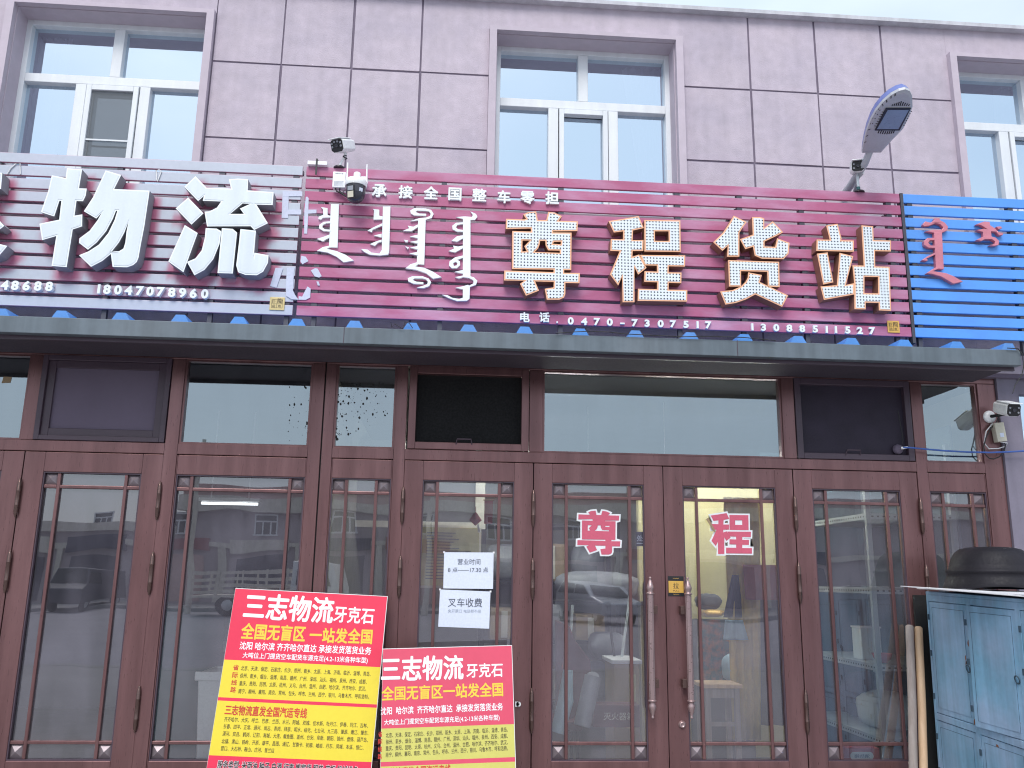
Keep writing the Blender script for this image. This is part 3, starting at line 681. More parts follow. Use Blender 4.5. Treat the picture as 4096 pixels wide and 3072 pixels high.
# vertical script
def script(parent, rg, pieces, depth, m, name, bev=0.0):
    mb = MB()
    for i, sh in enumerate(pieces):
        loops = [orient(trace(rg, l, YS-depth), j == 0) for j, l in enumerate(sh)]
        y = YS-depth-.0007*i
        mb.solid(loops, (lambda p, y=y: Vector((p.x, y, p.z))), lambda p: Vector((p.x, YS-.001, p.z)))
    return mb.build(name, m, parent, fixn=True, bev=bev)
S1=[[[(512,140),(592,142),(578,578),(492,575)]],[[(412,172),(478,182),(478,250),(508,262),(508,275),(430,278),(412,298),(385,290),(390,268),(435,250),(432,195)]],
 [[(510,315),(440,320),(395,350),(392,385),(435,412),(508,418),(508,400),(450,395),(425,375),(430,352),(465,335),(510,332)]],[[(500,448),(440,470),(372,492),(432,518),(465,495),(500,480)]],
 [[(500,560),(430,575),(372,612),(480,630),(570,672),(640,728),(742,710),(660,652),(570,615),(470,592),(500,578)]]]
S2=[[[(1035,165),(1110,165),(1097,630),(1080,652),(1022,650)]],[[(935,190),(998,198),(998,258),(1032,265),(1030,295),(940,298),(945,205)]],[[(1028,335),(940,375),(880,408),(925,425),(930,400),(1028,358)]],
 [[(1022,440),(945,458),(1022,477)]],[[(1022,500),(960,520),(905,545),(955,562),(985,530),(1022,522)]],[[(1095,600),(1090,650),(1000,660),(900,650),(850,625),(815,595),(880,600),(920,630),(1000,640),(1025,600)]]]
S3=[[[(1470,185),(1350,182),(1310,205),(1315,235),(1350,255),(1470,258),(1470,238),(1400,236),(1362,220),(1378,206),(1470,208)]],[[(1460,185),(1520,200),(1545,240),(1525,280),(1470,298),(1310,312),(1400,283),(1470,276),(1508,262),(1515,238),(1500,215),(1460,208)]],
 [[(1390,295),(1465,298),(1450,750),(1375,745)]],[[(1392,345),(1340,370),(1285,360),(1300,385),(1238,410),(1320,415),(1392,370)]],[[(1390,450),(1305,468),(1390,485)]],[[(1388,508),(1310,522),(1388,540)]],[[(1387,565),(1308,580),(1387,600)]],[[(1384,625),(1300,640),(1384,660)]],
 [[(1248,503),(1290,510),(1280,526),(1258,522)]],[[(1260,568),(1297,580),(1285,597)]],[[(1378,730),(1310,750),(1262,790),(1370,805),(1470,840),(1540,895),(1625,880),(1540,825),(1450,785),(1360,772),(1390,748)]],
 [[(1442,870),(1330,870),(1285,890),(1288,920),(1340,945),(1442,948),(1442,930),(1372,925),(1334,908),(1352,892),(1442,892)]],[[(1435,872),(1495,893),(1520,930),(1500,970),(1440,990),(1375,985),(1440,966),(1480,950),(1488,925),(1470,903),(1435,892)]]]
S4=[[[(1915,215),(1970,240),(1985,268),(1960,300),(1905,300),(1840,290),(1770,272),(1850,265),(1930,270),(1940,250)]],[[(1840,285),(1915,290),(1915,868),(1838,862)]],[[(1842,325),(1770,330),(1732,360),(1735,395),(1780,418),(1842,420),(1842,402),(1790,395),(1768,375),(1785,350),(1842,342)]],
 [[(1842,455),(1780,465),(1725,510),(1780,520),(1842,485)]],[[(1840,560),(1790,570),(1740,560),(1750,590),(1695,615),(1760,628),(1840,585)]],[[(1840,660),(1760,678),(1705,718),(1698,760),(1730,788),(1780,785),(1812,755),(1808,718),(1782,703),(1840,682)],[(1740,735),(1768,722),(1785,738),(1775,760),(1748,765)]],
 [[(1840,805),(1755,825),(1840,842)]],[[(1900,865),(1950,880),(1985,915),(1970,955),(1915,975),(1890,970),(1945,940),(1945,910),(1900,885),(1840,878),(1800,892),(1760,878),(1840,862)]],[[(1890,955),(1910,970),(1905,1095),(1880,1115),(1780,1118),(1700,1090),(1630,1055),(1685,1060),(1730,1085),(1800,1098),(1838,1085),(1838,1000),(1765,985),(1840,970)]]]
for s in (S1, S2, S3, S4): script(RED, RC, s, .016, 'white_letter', 'script_word')
T1=[[[(435,490),(470,447),(540,465),(590,432),(590,405),(660,405),(668,432),(730,465),(775,520),(760,570),(700,597),(590,602),(470,580),(580,560),(690,558),(710,530),(670,490),(610,472),(530,505),(450,515)]],[[(585,590),(690,590),(715,1085),(610,1080)]],
 [[(602,665),(500,668),(450,710),(455,765),(510,800),(605,805),(605,770),(540,765),(510,735),(530,702),(602,697)]],[[(607,860),(500,910),(420,965),(490,978),(505,960),(485,945),(607,887)]],[[(640,1045),(560,1085),(480,1140),(560,1150),(680,1185),(840,1280),(970,1250),(840,1175),(740,1135),(570,1110),(660,1070)]]]
T2=[[[(1140,490),(1250,450),(1325,455),(1330,500),(1400,545),(1440,590),(1505,605),(1500,630),(1450,635),(1410,590),(1330,580),(1245,520),(1200,495)]],[[(1145,565),(1250,545),(1340,565),(1350,660),(1240,655),(1235,590)]],[[(1145,695),(1240,650),(1345,650),(1400,665),(1450,710),(1440,765),(1380,775),(1320,765),(1390,750),(1395,715),(1350,685),(1260,685),(1215,710)]],[[(1410,520),(1470,515),(1490,540),(1440,555)]]]
for s in (T1, T2): script(BLUE, RL, s, .03, 'pink_letter', 'script_word', bev=.006)
# remains of vinyl lettering peeling off across the joint of the two signs
PE1=[[[(1380,330),(1450,330),(1440,625),(1368,622)]],[[(1380,325),(1600,325),(1600,380),(1385,380)]],[[(1440,530),(1590,530),(1590,585),(1440,585)]],[[(1300,1185),(1385,1190),(1310,1410),(1238,1390)]],[[(1430,1185),(1510,1190),(1495,1440),(1520,1490),(1560,1545),(1480,1540),(1420,1500),(1415,1400)]]]
PE2=[[[(1640,390),(1655,382),(1672,400),(1668,560),(1655,800),(1622,800),(1624,540)]],[[(1666,530),(1760,530),(1760,570),(1666,575)]],[[(1590,1050),(1640,1060),(1670,1110),(1600,1145),(1580,1110)]],[[(1560,1545),(1560,1505),(1600,1510),(1640,1430),(1660,1395),(1695,1420),(1690,1520),(1640,1545)]],[[(1697,1215),(1745,1190),(1775,1195),(1820,1280),(1790,1295),(1740,1282)]],[[(1760,1340),(1785,1340),(1800,1385),(1775,1385)]]]
script(GREY, RE, PE1, .004, 'peel', 'peeling_letter'); script(RED, RE, PE2, .004, 'peel', 'peeling_letter')
def plaque(parent, n, x0, y0, x1, y1, m):
    a = at(*cc(n, x0, y0), YS-.006); b = at(*cc(n, x1, y1), YS-.006)
    x0, x1 = a.x, b.x; z1, z0 = a.z, b.z
    o = MB().box(x0, x1, YS-.006, YS-.0006, z0, z1).build('maker_plaque', m, parent, bev=.0015)
    t = MB(); w, h = x1-x0, z1-z0
    Y = YS-.0064
    P = lambda u, v: Vector((x0+u*w, Y, z0+v*h))
    for ch, u, v, s in (('巨',.28,.66,.26),('龍',.68,.72,.40),('函',.28,.30,.22),('鼎',.66,.30,.22)): put_text(t, ch, P(u, v), UX, UZ, NY, height=s*h, offset=.01)
    for (u0, u1, v0, v1) in ((.12,.86,.80,.82),(.12,.14,.16,.82),(.84,.86,.16,.82),(.12,.86,.16,.18),(.47,.49,.18,.80),(.14,.84,.47,.49)):
        a, b = P(u0, v0), P(u1, v1); t.quad((a.x,Y+.0002,a.z),(b.x,Y+.0002,a.z),(b.x,Y+.0002,b.z),(a.x,Y+.0002,b.z))
    t.build('plaque_mark', 'ink_black', o)
plaque(GREY, 4, 1750, 265, 1840, 352, 'plaque'); plaque(RED, 6, 1322, 418, 1406, 498, 'gold')

# the bleached slats of the old sign: red survives only in the lee of the letters
def resample(loops, d=.02):
    out = []
    for l in loops:
        for i in range(len(l)):
            a, b = l[i], l[(i+1) % len(l)]; n = max(1, int((b-a).length/d))
            out += [((a+(b-a)*(j/n)).x, (a+(b-a)*(j/n)).z) for j in range(n)]
    return out
sh_pts = []
for outs in (o1, o2, o3):
    for loops in outs: sh_pts += resample(loops[:1])
sh = np.array(sh_pts); dg = np.array([(at(*cc(n, x, y), YS).x, at(*cc(n, x, y), YS).z) for _, n, x, y in gd])
sm = MB(); gx0, gx1 = -4.6, -1.078; nx = 170; verts = []; faces = []
for k in range(NS):
    z1 = SL0-k*PITCHZ; z0 = z1-SH
    rowsz = [(YSB, z0), (YS+.001, z0), (YS, z0+.003), (YS, (z0+z1)/2-.012), (YS, (z0+z1)/2+.012), (YS, z1-.003), (YS+.001, z1), (YSB, z1)]
    n0 = len(verts)
    for i in range(nx+1):
        x = gx0+(gx1-gx0)*i/nx
        for (yy, zz) in rowsz: verts.append((x, yy, zz))
    m_r = len(rowsz)
    for i in range(nx):
        for j in range(m_r-1): faces.append((n0+i*m_r+j, n0+(i+1)*m_r+j, n0+(i+1)*m_r+j+1, n0+i*m_r+j+1))
    faces.append(tuple(n0+nx*m_r+j for j in range(m_r))); faces.append(tuple(n0+j for j in range(m_r))[::-1])
sm.add(verts, faces); so = sm.build('slat_panel', 'faded_slat', GREY)
va = np.array(verts)[:, [0, 2]]
d1 = np.sqrt(((va[:, None, :] - (sh + np.array([.012, -.035]))[None])**2).sum(2)).min(1)
d2 = np.sqrt((((va[:, None, :] - (dg + np.array([.004, -.006]))[None]) * np.array([1.0, .9]))**2).sum(2)).min(1)
rng = np.random.RandomState(3); wob = np.interp(va[:, 0], np.linspace(gx0, gx1, 90), rng.rand(90))*.035
low = np.where(np.array(verts)[:, 1] > YS+.0005, .35, 1.0)          # folded lower and upper lips kept more of their red
fade = np.minimum(np.clip((d1+.004-wob)/.060, 0, 1), np.clip((d2-.012-wob*.3)/.032, 0.45, 1))*low
fade = fade*fade*(3-2*fade)
at_ = so.data.attributes.new('fade', 'FLOAT', 'POINT'); at_.data.foreach_set('value', fade.astype(np.float32))

# ------------------------------------------------------------------ cameras, lamp and cables
def frame_from(d):
    d = d.normalized(); s = d.cross(UZ).normalized(); return d, s, s.cross(d)
def bullet(parent, F, d, wdt, hgt, length, leds):
    """F centre of the front face, d the way it looks"""
    d, s, u = frame_from(d)
    def sec(k, off):
        w2, h2 = wdt/2*k, hgt/2*k; c = h2*.38
        return [F - d*off + s*a + u*b for a, b in ((-w2,h2*.72),(-w2*.78,h2),(w2*.78,h2),(w2,h2*.72),(w2,-h2+c),(w2-c,-h2),(-w2+c,-h2),(-w2,-h2+c))]
    body = MB(); secs = [sec(1,.004), sec(1.02,.02), sec(1.0,length*.7), sec(.86,length)]
    vs = [p for q in secs for p in q]; fs = [(i*8+k, i*8+(k+1) % 8, (i+1)*8+(k+1) % 8, (i+1)*8+k) for i in range(3) for k in range(8)]
    fs += [tuple(range(8))[::-1], tuple(range(24,32))]; body.add(vs, fs)
    b = body.build('camera_body', 'plastic_white', parent, fixn=True, bev=.004)
    hood = MB(); O = F + u*(hgt/2+.001) - s*(wdt*.47) + d*.028
    hood.obox(O, s, -d, u, wdt*.94, length*.9, .006); hood.build('sun_hood', 'plastic_white', parent, bev=.002)
    face = MB(); q = sec(.93, -.003); q2 = sec(.93, .003); face.add(q+q2, [tuple(range(8)), tuple(range(8,16))[::-1]] + [(k, 8+k, 8+(k+1) % 8, (k+1) % 8) for k in range(8)])
    f = face.build('camera_face', 'plastic_black', parent, fixn=True)
    lens = MB().lathe(F+d*.0035, [(wdt*.13,0),(wdt*.13,.006),(wdt*.09,.007),(wdt*.03,.004)], 16, axis=d); lens.build('lens', 'plastic_ball', f)
    g = MB()
    for a, bb in leds: g.lathe(F+d*.0035+s*(a*wdt/2)+u*(bb*hgt/2), [(wdt*.075,0),(wdt*.075,.004),(wdt*.05,.005),(wdt*.01,.003)], 12, axis=d)
    g.build('infrared_lamp', 'led_glint', f)
    return d, s, u
six = [(-.68,.42),(-.68,-.10),(-.25,.62),(.25,.62),(.68,.42),(.68,-.10)]
four = [(-.62,.38),(-.62,-.38),(.62,.38),(.62,-.38)]
Rm = reg(1200,520,440/2212); Rl = reg(3380,320,340/973); Rr = reg(3600,1500,496/1829)
# camera on a post over the left end of the red sign
YC = -.42
Fp = at(*Rm(742,318), YC); T = thing('security_camera', 'white bullet camera on a thin post over the left end of the red sign', 'camera', at(*Rm(790,740), YS+.02), 'bullet cameras')
d, s, u = bullet(T, Fp, Vector((-.42,-.80,-.42)), .100, .088, .17, six)
base = at(*Rm(790,745), YS+.012); base.z = SL0
top = Fp - d*.09 - u*.05
MB().tube([base, base+Vector((0,0,.02)), top-Vector((0,0,.02)), top], [.012,.0085,.0085,.012], 12).tube([top, Fp-d*.085-u*.02], .011, 10).build('post', 'plastic_white', T)
MB().lathe(base, [(.040,-.002),(.040,.006),(.030,.014),(.012,.020)], 20).build('base_plate', 'plastic_black', T)
MB().tube([top+Vector((-.014,-.012,-.03)), top+Vector((.016,-.014,-.045)), top+Vector((.004,-.02,-.055))], .004, 8).tube([top+Vector((-.012,-.012,-.025)), top+Vector((.012,-.013,-.022))], .003, 8).build('wing_bolt', 'plastic_black', T)
# pan-tilt dome camera with two aerials
cx = at(*Rm(1125,1120), -.46); T = thing('security_camera', 'white dome camera with two aerials and a dark swivelling ball on the red sign', 'camera', (cx.x, YS, cx.z))
rz = .077
MB().lathe((cx.x, cx.y, cx.z), [(.072,-.010),(.076,0),(.075,.02),(.069,.038),(.050,.045),(.030,.047)], 28).build('housing', 'plastic_white', T)
MB().lathe((cx.x+.004, cx.y, cx.z), [(.024,.047),(.024,.088),(.020,.094),(.004,.095)], 18).box(cx.x+.028, cx.x+.060, cx.y+.03, YS-.001, cx.z+.03, cx.z+.085).tube([(cx.x+.0,cx.y,cx.z+.06),(cx.x,YS-.001,cx.z+.06)], .018, 12).build('wall_arm', 'plastic_white', T)
ball = MB().lathe((cx.x, cx.y, cx.z), [(.004,-.128),(.028,-.122),(.050,-.105),(.063,-.078),(.067,-.045),(.067,-.011)], 28).build('swivel_ball', 'plastic_ball', T)
# lens module standing proud of the ball, turned to the left
md = Vector((-.35,-.9,-.12)).normalized(); ms = md.cross(UZ).normalized(); mu = ms.cross(md); O = Vector((cx.x, cx.y, cx.z-.062))+md*.062
MB().obox(O-ms*.026-mu*.046, ms, mu, md, .052, .094, .010).build('lens_module', 'plastic_black', ball, bev=.004)
MB().obox(O-ms*.021-mu*.042+md*.0102, ms, mu, md, .042, .042, .001).build('label_plate', 'cream_box', ball)
MB().obox(O-ms*.020+mu*.006+md*.0102, ms, mu, md, .040, .030, .002).build('lamp_window', 'led_glint', ball)
sd = Vector((.62,-.75,-.15)).normalized(); ss = sd.cross(UZ).normalized(); su = ss.cross(sd); O2 = Vector((cx.x, cx.y, cx.z-.038))+sd*.066
MB().obox(O2-ss*.012-su*.014, ss, su, sd, .026, .024, .0015).build('label_plate', 'paper', ball)
for xx, yt, yb in ((950,660,1040),(1347,692,1080)):
    a = at(*Rm(xx-8 if xx < 1100 else xx-8, yb), -.44); b = at(*Rm(xx+12 if xx < 1100 else xx+2, yt), -.44)
    MB().tube([a, a+(b-a)*.12, b], [.009,.0065,.0045], 10).build('aerial', 'plastic_white', T)
# junction box beside it, and the strapped box on the top edge
a = at(*Rm(665,830), YS-.05); b = at(*Rm(905,1158), YS-.05)
T = thing('junction_box', 'white weatherproof power box screwed to the red sign, left of the dome camera', 'junction box', ((a.x+b.x)/2, YS, b.z))
o = MB().box(a.x, b.x, YS-.05, YS-.001, b.z, a.z).build('box_body', 'plastic_white', T, bev=.004)
lb = MB(); 
for k in range(5): lb.box(a.x+.010, b.x-.012, YS-.0512, YS-.0506, b.z+.010+k*.008, b.z+.0125+k*.008)
lb.build('label_print', 'ink_pale', o)
put_text(MB(), '电源防水盒', Vector(((a.x+b.x)/2, YS-.0510, a.z-.014)), UX, UZ, NY, width=(b.x-a.x)*.62).build('label_print', 'ink_grey', o)
MB().tube([(a.x+.02,YS-.03,b.z),(a.x+.03,YS-.035,b.z-.022),(a.x+.055,YS-.03,b.z-.03),(cx.x-.05,YS-.03,cx.z-.06)], .005, 8).tube([(a.x+.05,YS-.03,b.z),(a.x+.05,YS-.03,b.z-.02),(b.x+.01,YS-.02,b.z-.05)], .005, 8).build('cable', 'cable_black', T)
a = at(*Rm(158,612), YS-.02); b = at(*Rm(548,716), YS-.02)
T = thing('junction_box', 'flat pale box taped with a black strap onto the top edge of the red sign', 'junction box', ((a.x+b.x)/2, YS, SL0))
MB().box(a.x, b.x, YS-.03, YS+.05, SL0+.001, SL0+(a.z-b.z)*.92).build('box_body', 'plastic_white', T, bev=.003)
sx_ = at(*Rm(350,700), YS).x
MB().box(sx_-.006, sx_+.006, YS-.034, YS-.0305, SL0-.075, SL0+.045).box(sx_-.006, sx_+.006, YS-.0305, YS+.054, SL0+.041, SL0+.045).build('tape_strap', 'plastic_black', T)

# street lamp reaching out over the sign
Bp = at(3483, 606, -.50); Tp = at(3620, 355, -1.05)
ax_l = (Tp-Bp).normalized(); ax_w = (UX - ax_l*UX.dot(ax_l)).normalized(); nrm = ax_l.cross(ax_w)
if nrm.dot(CAM-Bp) < 0: nrm = -nrm
under = [(1160,990),(1172,925),(1190,850),(1218,775),(1250,718),(1295,662),(1350,615),(1400,588),(1440,578),(1468,590),(1484,620),(1487,690),(1465,755),(1425,835),(1352,910),(1282,988)]
loop = [on_plane(*cc(3, x, y), Bp, nrm) for x, y in under]
cen = sum(loop, Vector())/len(loop)
T = thing('street_lamp', 'grey and blue street lamp head on a bent arm rising from behind the red sign', 'street lamp', at(*Rl(10,1270), -.12))
hd = MB(); n = len(loop)
l2 = [cen+(p-cen)*.90 + nrm*.006 for p in loop]; l1 = loop; l3 = [p - nrm*.022 for p in loop]
vs = l2+l1+l3; hd.add(vs, [tuple(range(n))] + [(i, (i+1) % n, n+(i+1) % n, n+i) for i in range(n)] + [(n+i, n+(i+1) % n, 2*n+(i+1) % n, 2*n+i) for i in range(n)])
head = hd.build('lamp_head', 'lamp_grey', T, fixn=True)
l4 = [cen+(p-cen)*1.0 - nrm*.0225 for p in loop]; l5 = [cen+(p-cen)*.93 - nrm*.070 for p in loop]; l6 = [cen+(p-cen)*.62 - nrm*.115 for p in loop]
sh_ = MB(); sh_.add(l4+l5+l6, [(k*n+i, k*n+(i+1) % n, (k+1)*n+(i+1) % n, (k+1)*n+i) for k in (0,1) for i in range(n)] + [tuple(range(2*n,3*n))], True); sh_.build('top_shell', 'lamp_blue', head, fixn=True)
Q = lambda x, y, h: on_plane(*cc(3, x, y), Bp, nrm) + nrm*h
fr_o = [(1312,693),(1474,693),(1400,837),(1240,837)]; fr_i = [(1324,703),(1460,703),(1392,827),(1254,827)]
fm = MB(); A0 = [Q(x, y, .0065) for x, y in fr_o]; A1 = [Q(x, y, .013) for x, y in fr_o]; fm.add(A0+A1, [(4,5,6,7)]+[(i,(i+1) % 4,4+(i+1) % 4,4+i) for i in range(4)]); fm.build('lens_frame', 'plastic_black', head, fixn=True)
MB().add([Q(x, y, .0138) for x, y in fr_i], [(0,1,2,3)]).build('lens', 'lamp_glass', head, fixn=True)
vt = MB()
def slot(x, y, dx, dy, w):
    e = .0072; a, b = Q(x, y, e), Q(x+dx, y+dy, e); t = (b-a).normalized().cross(nrm)*w
    vt.add([a-t, b-t, b+t, a+t], [(0,1,2,3)])
for k in range(9): slot(1352+k*13, 681, 6+k*.8, -10-(4-abs(k-4))*5, .0040)
for k in range(8): slot(1262+k*14, 866-abs(k-3.5)*2, 8, -20, .0042)
for k in range(7): slot(1298-k*8, 722+k*15, -12, -2, .003); slot(1482-k*8, 718+k*15, -8, -2, .003)
vt.build('vent_slot', 'black', head)
vs2 = MB()
for k in range(11):
    i0 = 1+k*.55; i = int(i0); f = i0-i; p0 = loop[i]+(loop[i+1]-loop[i])*f; inw = (cen-p0).normalized()
    t = (loop[i+1]-loop[i]).normalized()*.004; a = p0+inw*.004+nrm*.0028; b = p0+inw*.022+nrm*.0075
    vs2.add([a-t, b-t, b+t, a+t], [(0,1,2,3)])
vs2.build('side_vent', 'black', head)
pa = on_plane(*cc(3, 1222, 985), Bp, nrm) - nrm*.03
pts = [at(*Rl(-30,1330), -.06), at(*Rl(60,1215), -.18), at(*Rl(225,960), -.42), pa]
MB().tube(pts, [.028,.028,.026,.024], 16).build('arm', 'lamp_grey', T)
MB().tube([at(*Rl(105,1290), -.10), at(*Rl(150,1120), -.20), at(*Rl(205,1060), -.30)], .012, 10).build('brace', 'lamp_grey', T)
# small camera in front of the lamp arm
Fp = at(*Rl(147,985), -.40); T = thing('security_camera', 'small white-hooded camera on a short post in front of the street lamp arm', 'camera', at(*Rl(147,1275), YS+.012), 'bullet cameras')
d, s, u = bullet(T, Fp, Vector((-.30,-.92,-.22)), .088, .076, .13, four)
base = at(*Rl(155,1270), YS+.012); base.z = SL0; top = Fp - d*.055 - u*.045
MB().tube([base, base+Vector((0,0,.03)), top], [.013,.010,.010], 12).tube([top, Fp-d*.055-u*.02], .011, 10).build('post', 'galv', T)
MB().lathe(base+Vector((0,0,.02)), [(.0135,0),(.0135,.022)], 12).build('tape_band', 'tealgreen', T)
MB().lathe(base, [(.042,-.002),(.040,.006),(.012,.012)], 20).build('base_plate', 'plastic_black', T)
# camera on the right-hand door post
Fp = at(*Rr(1680,520), -.27); wc = at(*Rr(1310,620), .0)
T = thing('security_camera', 'white camera with four lamps on a dark arm at the right end of the shopfront', 'camera', (wc.x, 0, wc.z), 'bullet cameras')
d, s, u = bullet(T, Fp, Vector((-.05,-.93,-.30)), .098, .090, .19, four)
MB().lathe((wc.x,-.001,wc.z), [(.045,0),(.046,.010),(.040,.020),(.020,.026)], 24, axis=(0,-1,0)).build('wall_mount', 'plastic_white', T)
el = Vector((wc.x+.055, -.10, wc.z+.004))
MB().tube([(wc.x,-.02,wc.z), el, Fp-d*.10-u*.035], [.012,.011,.011], 10).build('arm', 'plastic_black', T)
a = at(*Rr(1395,700), -.055); b = at(*Rr(1590,970), -.055)
bx = thing('junction_box', 'cream plastic box hanging askew below the camera on the right door post', 'junction box', ((a.x+b.x)/2, 0, b.z))
A = at(*Rr(1390,705), -.055); A2 = at(*Rr(1530,695), -.055); A3 = at(*Rr(1440,985), -.055)
uu = (A2-A).normalized(); vv = (A3-A); vv = (vv-uu*vv.dot(uu)); hgt_ = vv.length; vv.normalize(); wid = (A2-A).length
o = MB().obox(A, uu, vv, Vector((0,1,0)), wid, hgt_, .05).build('box_body', 'cream_box', bx, fixn=True, bev=.003)
MB().obox(A+uu*wid*.35+vv*hgt_*.55-Vector((0,.0006,0)), uu, vv, Vector((0,-1,0)), wid*.4, hgt_*.22, .0004).build('label_print', 'paper', o, fixn=True)
low_ = A+vv*hgt_
MB().tube([low_+uu*.03+Vector((0,.02,0)), low_+uu*.07+vv*.015, at(*Rr(1560,1050), -.03), at(*Rr(1450,1085), -.03), at(*Rr(1310,1090), -.03), at(*Rr(1240,1000), -.03), at(*Rr(1270,830), -.03), at(*Rr(1370,710), -.03)], .0042, 8).build('cable', 'cable_white', bx)
lp = [at(*Rr(x, y), -.035) for x, y in ((1460,600),(1420,700),(1330,800),(1270,920),(1235,1050),(1250,1160),(1310,1225),(1380,1240),(1470,1205),(1540,1120),(1555,1030),(1530,985))]
tag(rebase(MB().tube(lp, .0042, 8).build('camera_cable', 'cable_black'), lp[5]), 'thin black cable looped below the cream junction box', 'cable')
# blue network cable and its gland in the screened fanlight
gp = at(*cc(6, 1395, 1250), -.01); T = thing('cable_gland', 'round pale cable gland in the dark screened fanlight where the blue cable enters', 'cable gland', (gp.x, 0, gp.z))
MB().lathe((gp.x,.02,gp.z), [(.034,0),(.036,.02),(.030,.034),(.016,.044),(.013,.060),(.004,.062)], 24, axis=(.35,-1,.05)).build('gland_body', 'screen_grey', T)
MB().tube([gp+Vector((.006,-.03,.002)), gp+Vector((.045,-.05,.006))], [.010,.008], 10).build('nozzle', 'plastic_white', T)
bp = [at(*cc(6, x, y), -.05-(.0 if i == 0 else .02)) for i, (x, y) in enumerate(((1425,1240),(1470,1241),(1560,1250),(1700,1262),(1850,1270),(1990,1273),(2110,1269),(2230,1262),(2500,1245)))] + [Vector((5.6,-.01,2.50))]
tag(rebase(MB().tube(bp, .0062, 8).build('network_cable', 'cable_blue'), bp[0]), 'blue cable strung across the fanlight to the right', 'cable')
wp = [at(*Rr(x, y), -.02) for x, y in ((-30,520),(0,700),(30,860),(45,960),(30,1010))]
tag(rebase(MB().tube(wp, .003, 6).build('thin_wire', 'cable_black'), wp[2]), 'thin dark wire hanging down the right frame of the screened fanlight', 'wire')
# loose wires: between sign and canopy, along the canopy lip, and ties on the grey sign
for pts_, rr, lab in (([(5,320,430),(5,325,462),(5,345,440),(5,395,470),(5,410,430),(5,440,435),(5,462,468)], .0025, 'thin wire curling out between the red sign and the canopy'),
                      ([(5,1385,500),(5,1500,492),(5,1620,487),(5,1740,493),(5,1840,505),(6,0,523),(6,200,520),(6,400,528),(6,600,548)], .003, 'long sagging wire lying along the top of the canopy edge'),
                      ([(6,2100,596),(6,2170,600),(6,2200,640),(6,2206,720),(6,2195,770),(6,2150,840),(6,2135,890)], .0035, 'dark cable curving round the right end of the canopy')):
    P_ = [at(*cc(n, x, y), -.615) for n, x, y in pts_]
    tag(rebase(MB().tube(P_, rr, 6).build('loose_wire', 'cable_black'), P_[0]), lab, 'wire')
for k, pts_ in enumerate(([(1,45,1130),(1,70,1090),(1,100,1062),(1,130,1058),(1,133,1130)], [(1,1015,1170),(1,1012,1102),(1,1030,1100),(1,1045,1110),(1,1020,1175)])):
    P_ = [at(*cc(n, x, y), YS-.006) for n, x, y in pts_]
    tag(rebase(MB().tube(P_, .004, 6).build('cable_tie', 'cable_white'), P_[0]), ('loop of white string tied to the grey sign, left of the big white characters' if k == 0 else 'strip of white string hanging on the grey sign between the two big characters'), 'string')
# ------------------------------------------------------------------ advertising boards leaning on the doors
def board(label, A, Bv, lean, length, rg, redm, yelm, bands, lines, name='advertising_board'):
    u = (Bv-A).normalized(); W = (Bv-A).length
    d0 = Vector((0, -math.sin(R(lean)), -math.cos(R(lean)))); w_ = (d0-u*d0.dot(u)).normalized(); n = w_.cross(u).normalized()
    if n.y > 0: n = -n
    P = lambda x, y: on_plane(*rg(x, y), A, n)
    T = thing(name, label, 'advertising board', A+u*W/2+w_*length, 'red and yellow advertising boards')
    MB().obox(A-n*.007, u, w_, n, W, length, .0064).build('board', 'board_edge', T, fixn=True, bev=.001)
    vprev = .004
    for i, (mname, x, y, which) in enumerate(bands):
        v1 = (P(x, y)-A).dot(w_) if y is not None else length-.002
        q = MB(); q.quad(A+u*.0015+w_*v1-n*.0002, A+u*(W-.004)+w_*v1-n*.0002, A+u*(W-.004)+w_*vprev-n*.0002, A+u*.0015+w_*vprev-n*.0002)
        q.build('colour_band', mname, T, fixn=False); vprev = v1
    for (s, x0, y0, x1, y1, h, m, off, outl) in lines:
        a, b = P(x0, y0), P(x1, y1); uu = (b-a).normalized(); vv = uu.cross(w_).cross(uu); vv = n.cross(uu)
        if vv.z < 0: vv = -vv
        hm = (P((x0+x1)/2, (y0+y1)/2-h/2)-P((x0+x1)/2, (y0+y1)/2+h/2)).length
        c = (a+b)/2 + n*.0003
        if outl:
            o2 = MB(); put_text(o2, s, c, uu, vv, n, height=hm*1.07, width=(b-a).length*1.006, offset=.05); o2.build('text_outline', 'ink_white', T)
        if 3 <= len(s) <= 5:
            for i in range(len(s)):
                t = MB(); put_text(t, s, c+n*.0003, uu, vv, n, height=hm, width=(b-a).length, offset=off, cell=(i, len(s))); t.build('title_character', m, T)
            continue
        t = MB(); put_text(t, s, c+n*(.0012 if outl else .0003), uu, vv, n, height=hm, width=(b-a).length, offset=off); t.build('text_line', m, T)
    return T
CITY = ["北京、天津、保定、石家庄、长沙、郑州、新乡、太原、上海、济南、临沂、淄博、青岛、", "徐州、新乡、烟台、淄博、南昌、赣州、广州、深圳、汕头、福州、泉州、西安、成都、",
        "重庆、贵阳、昆明、太原、杭州、义乌、台州、温州、合肥、哈尔滨、齐齐哈尔、武汉、", "南宁、柳州、襄阳、南京、常州、包头、呼市、兰州、西宁、银川、乌鲁木齐、呼和浩特。"]
CITY2 = ["齐齐哈尔、大庆、呼兰、巴彦、兰西、木兰、阿城、双城、佳木斯、牡丹江、伊春、同江、吉林、", "长春、四平、五常、通河、尚志、青岗、拜泉、明水、绥化、七台河、九三局、肇源、嫩江、肇东、",
         "漠河、宾县、鹤岗、辽阳、海城、大连、鲅鱼圈、盖州、台安、阜新、朝阳、锦州、盘锦、葫芦岛、", "北镇、黑山、铁岭、开原、康平、昌图、通辽、甘旗卡、抚顺、岫岩、丹东、凤城、本溪、恒仁、"]
Q1 = reg(850,2330,710/1587); Q2 = reg(1480,2560,620/2009)
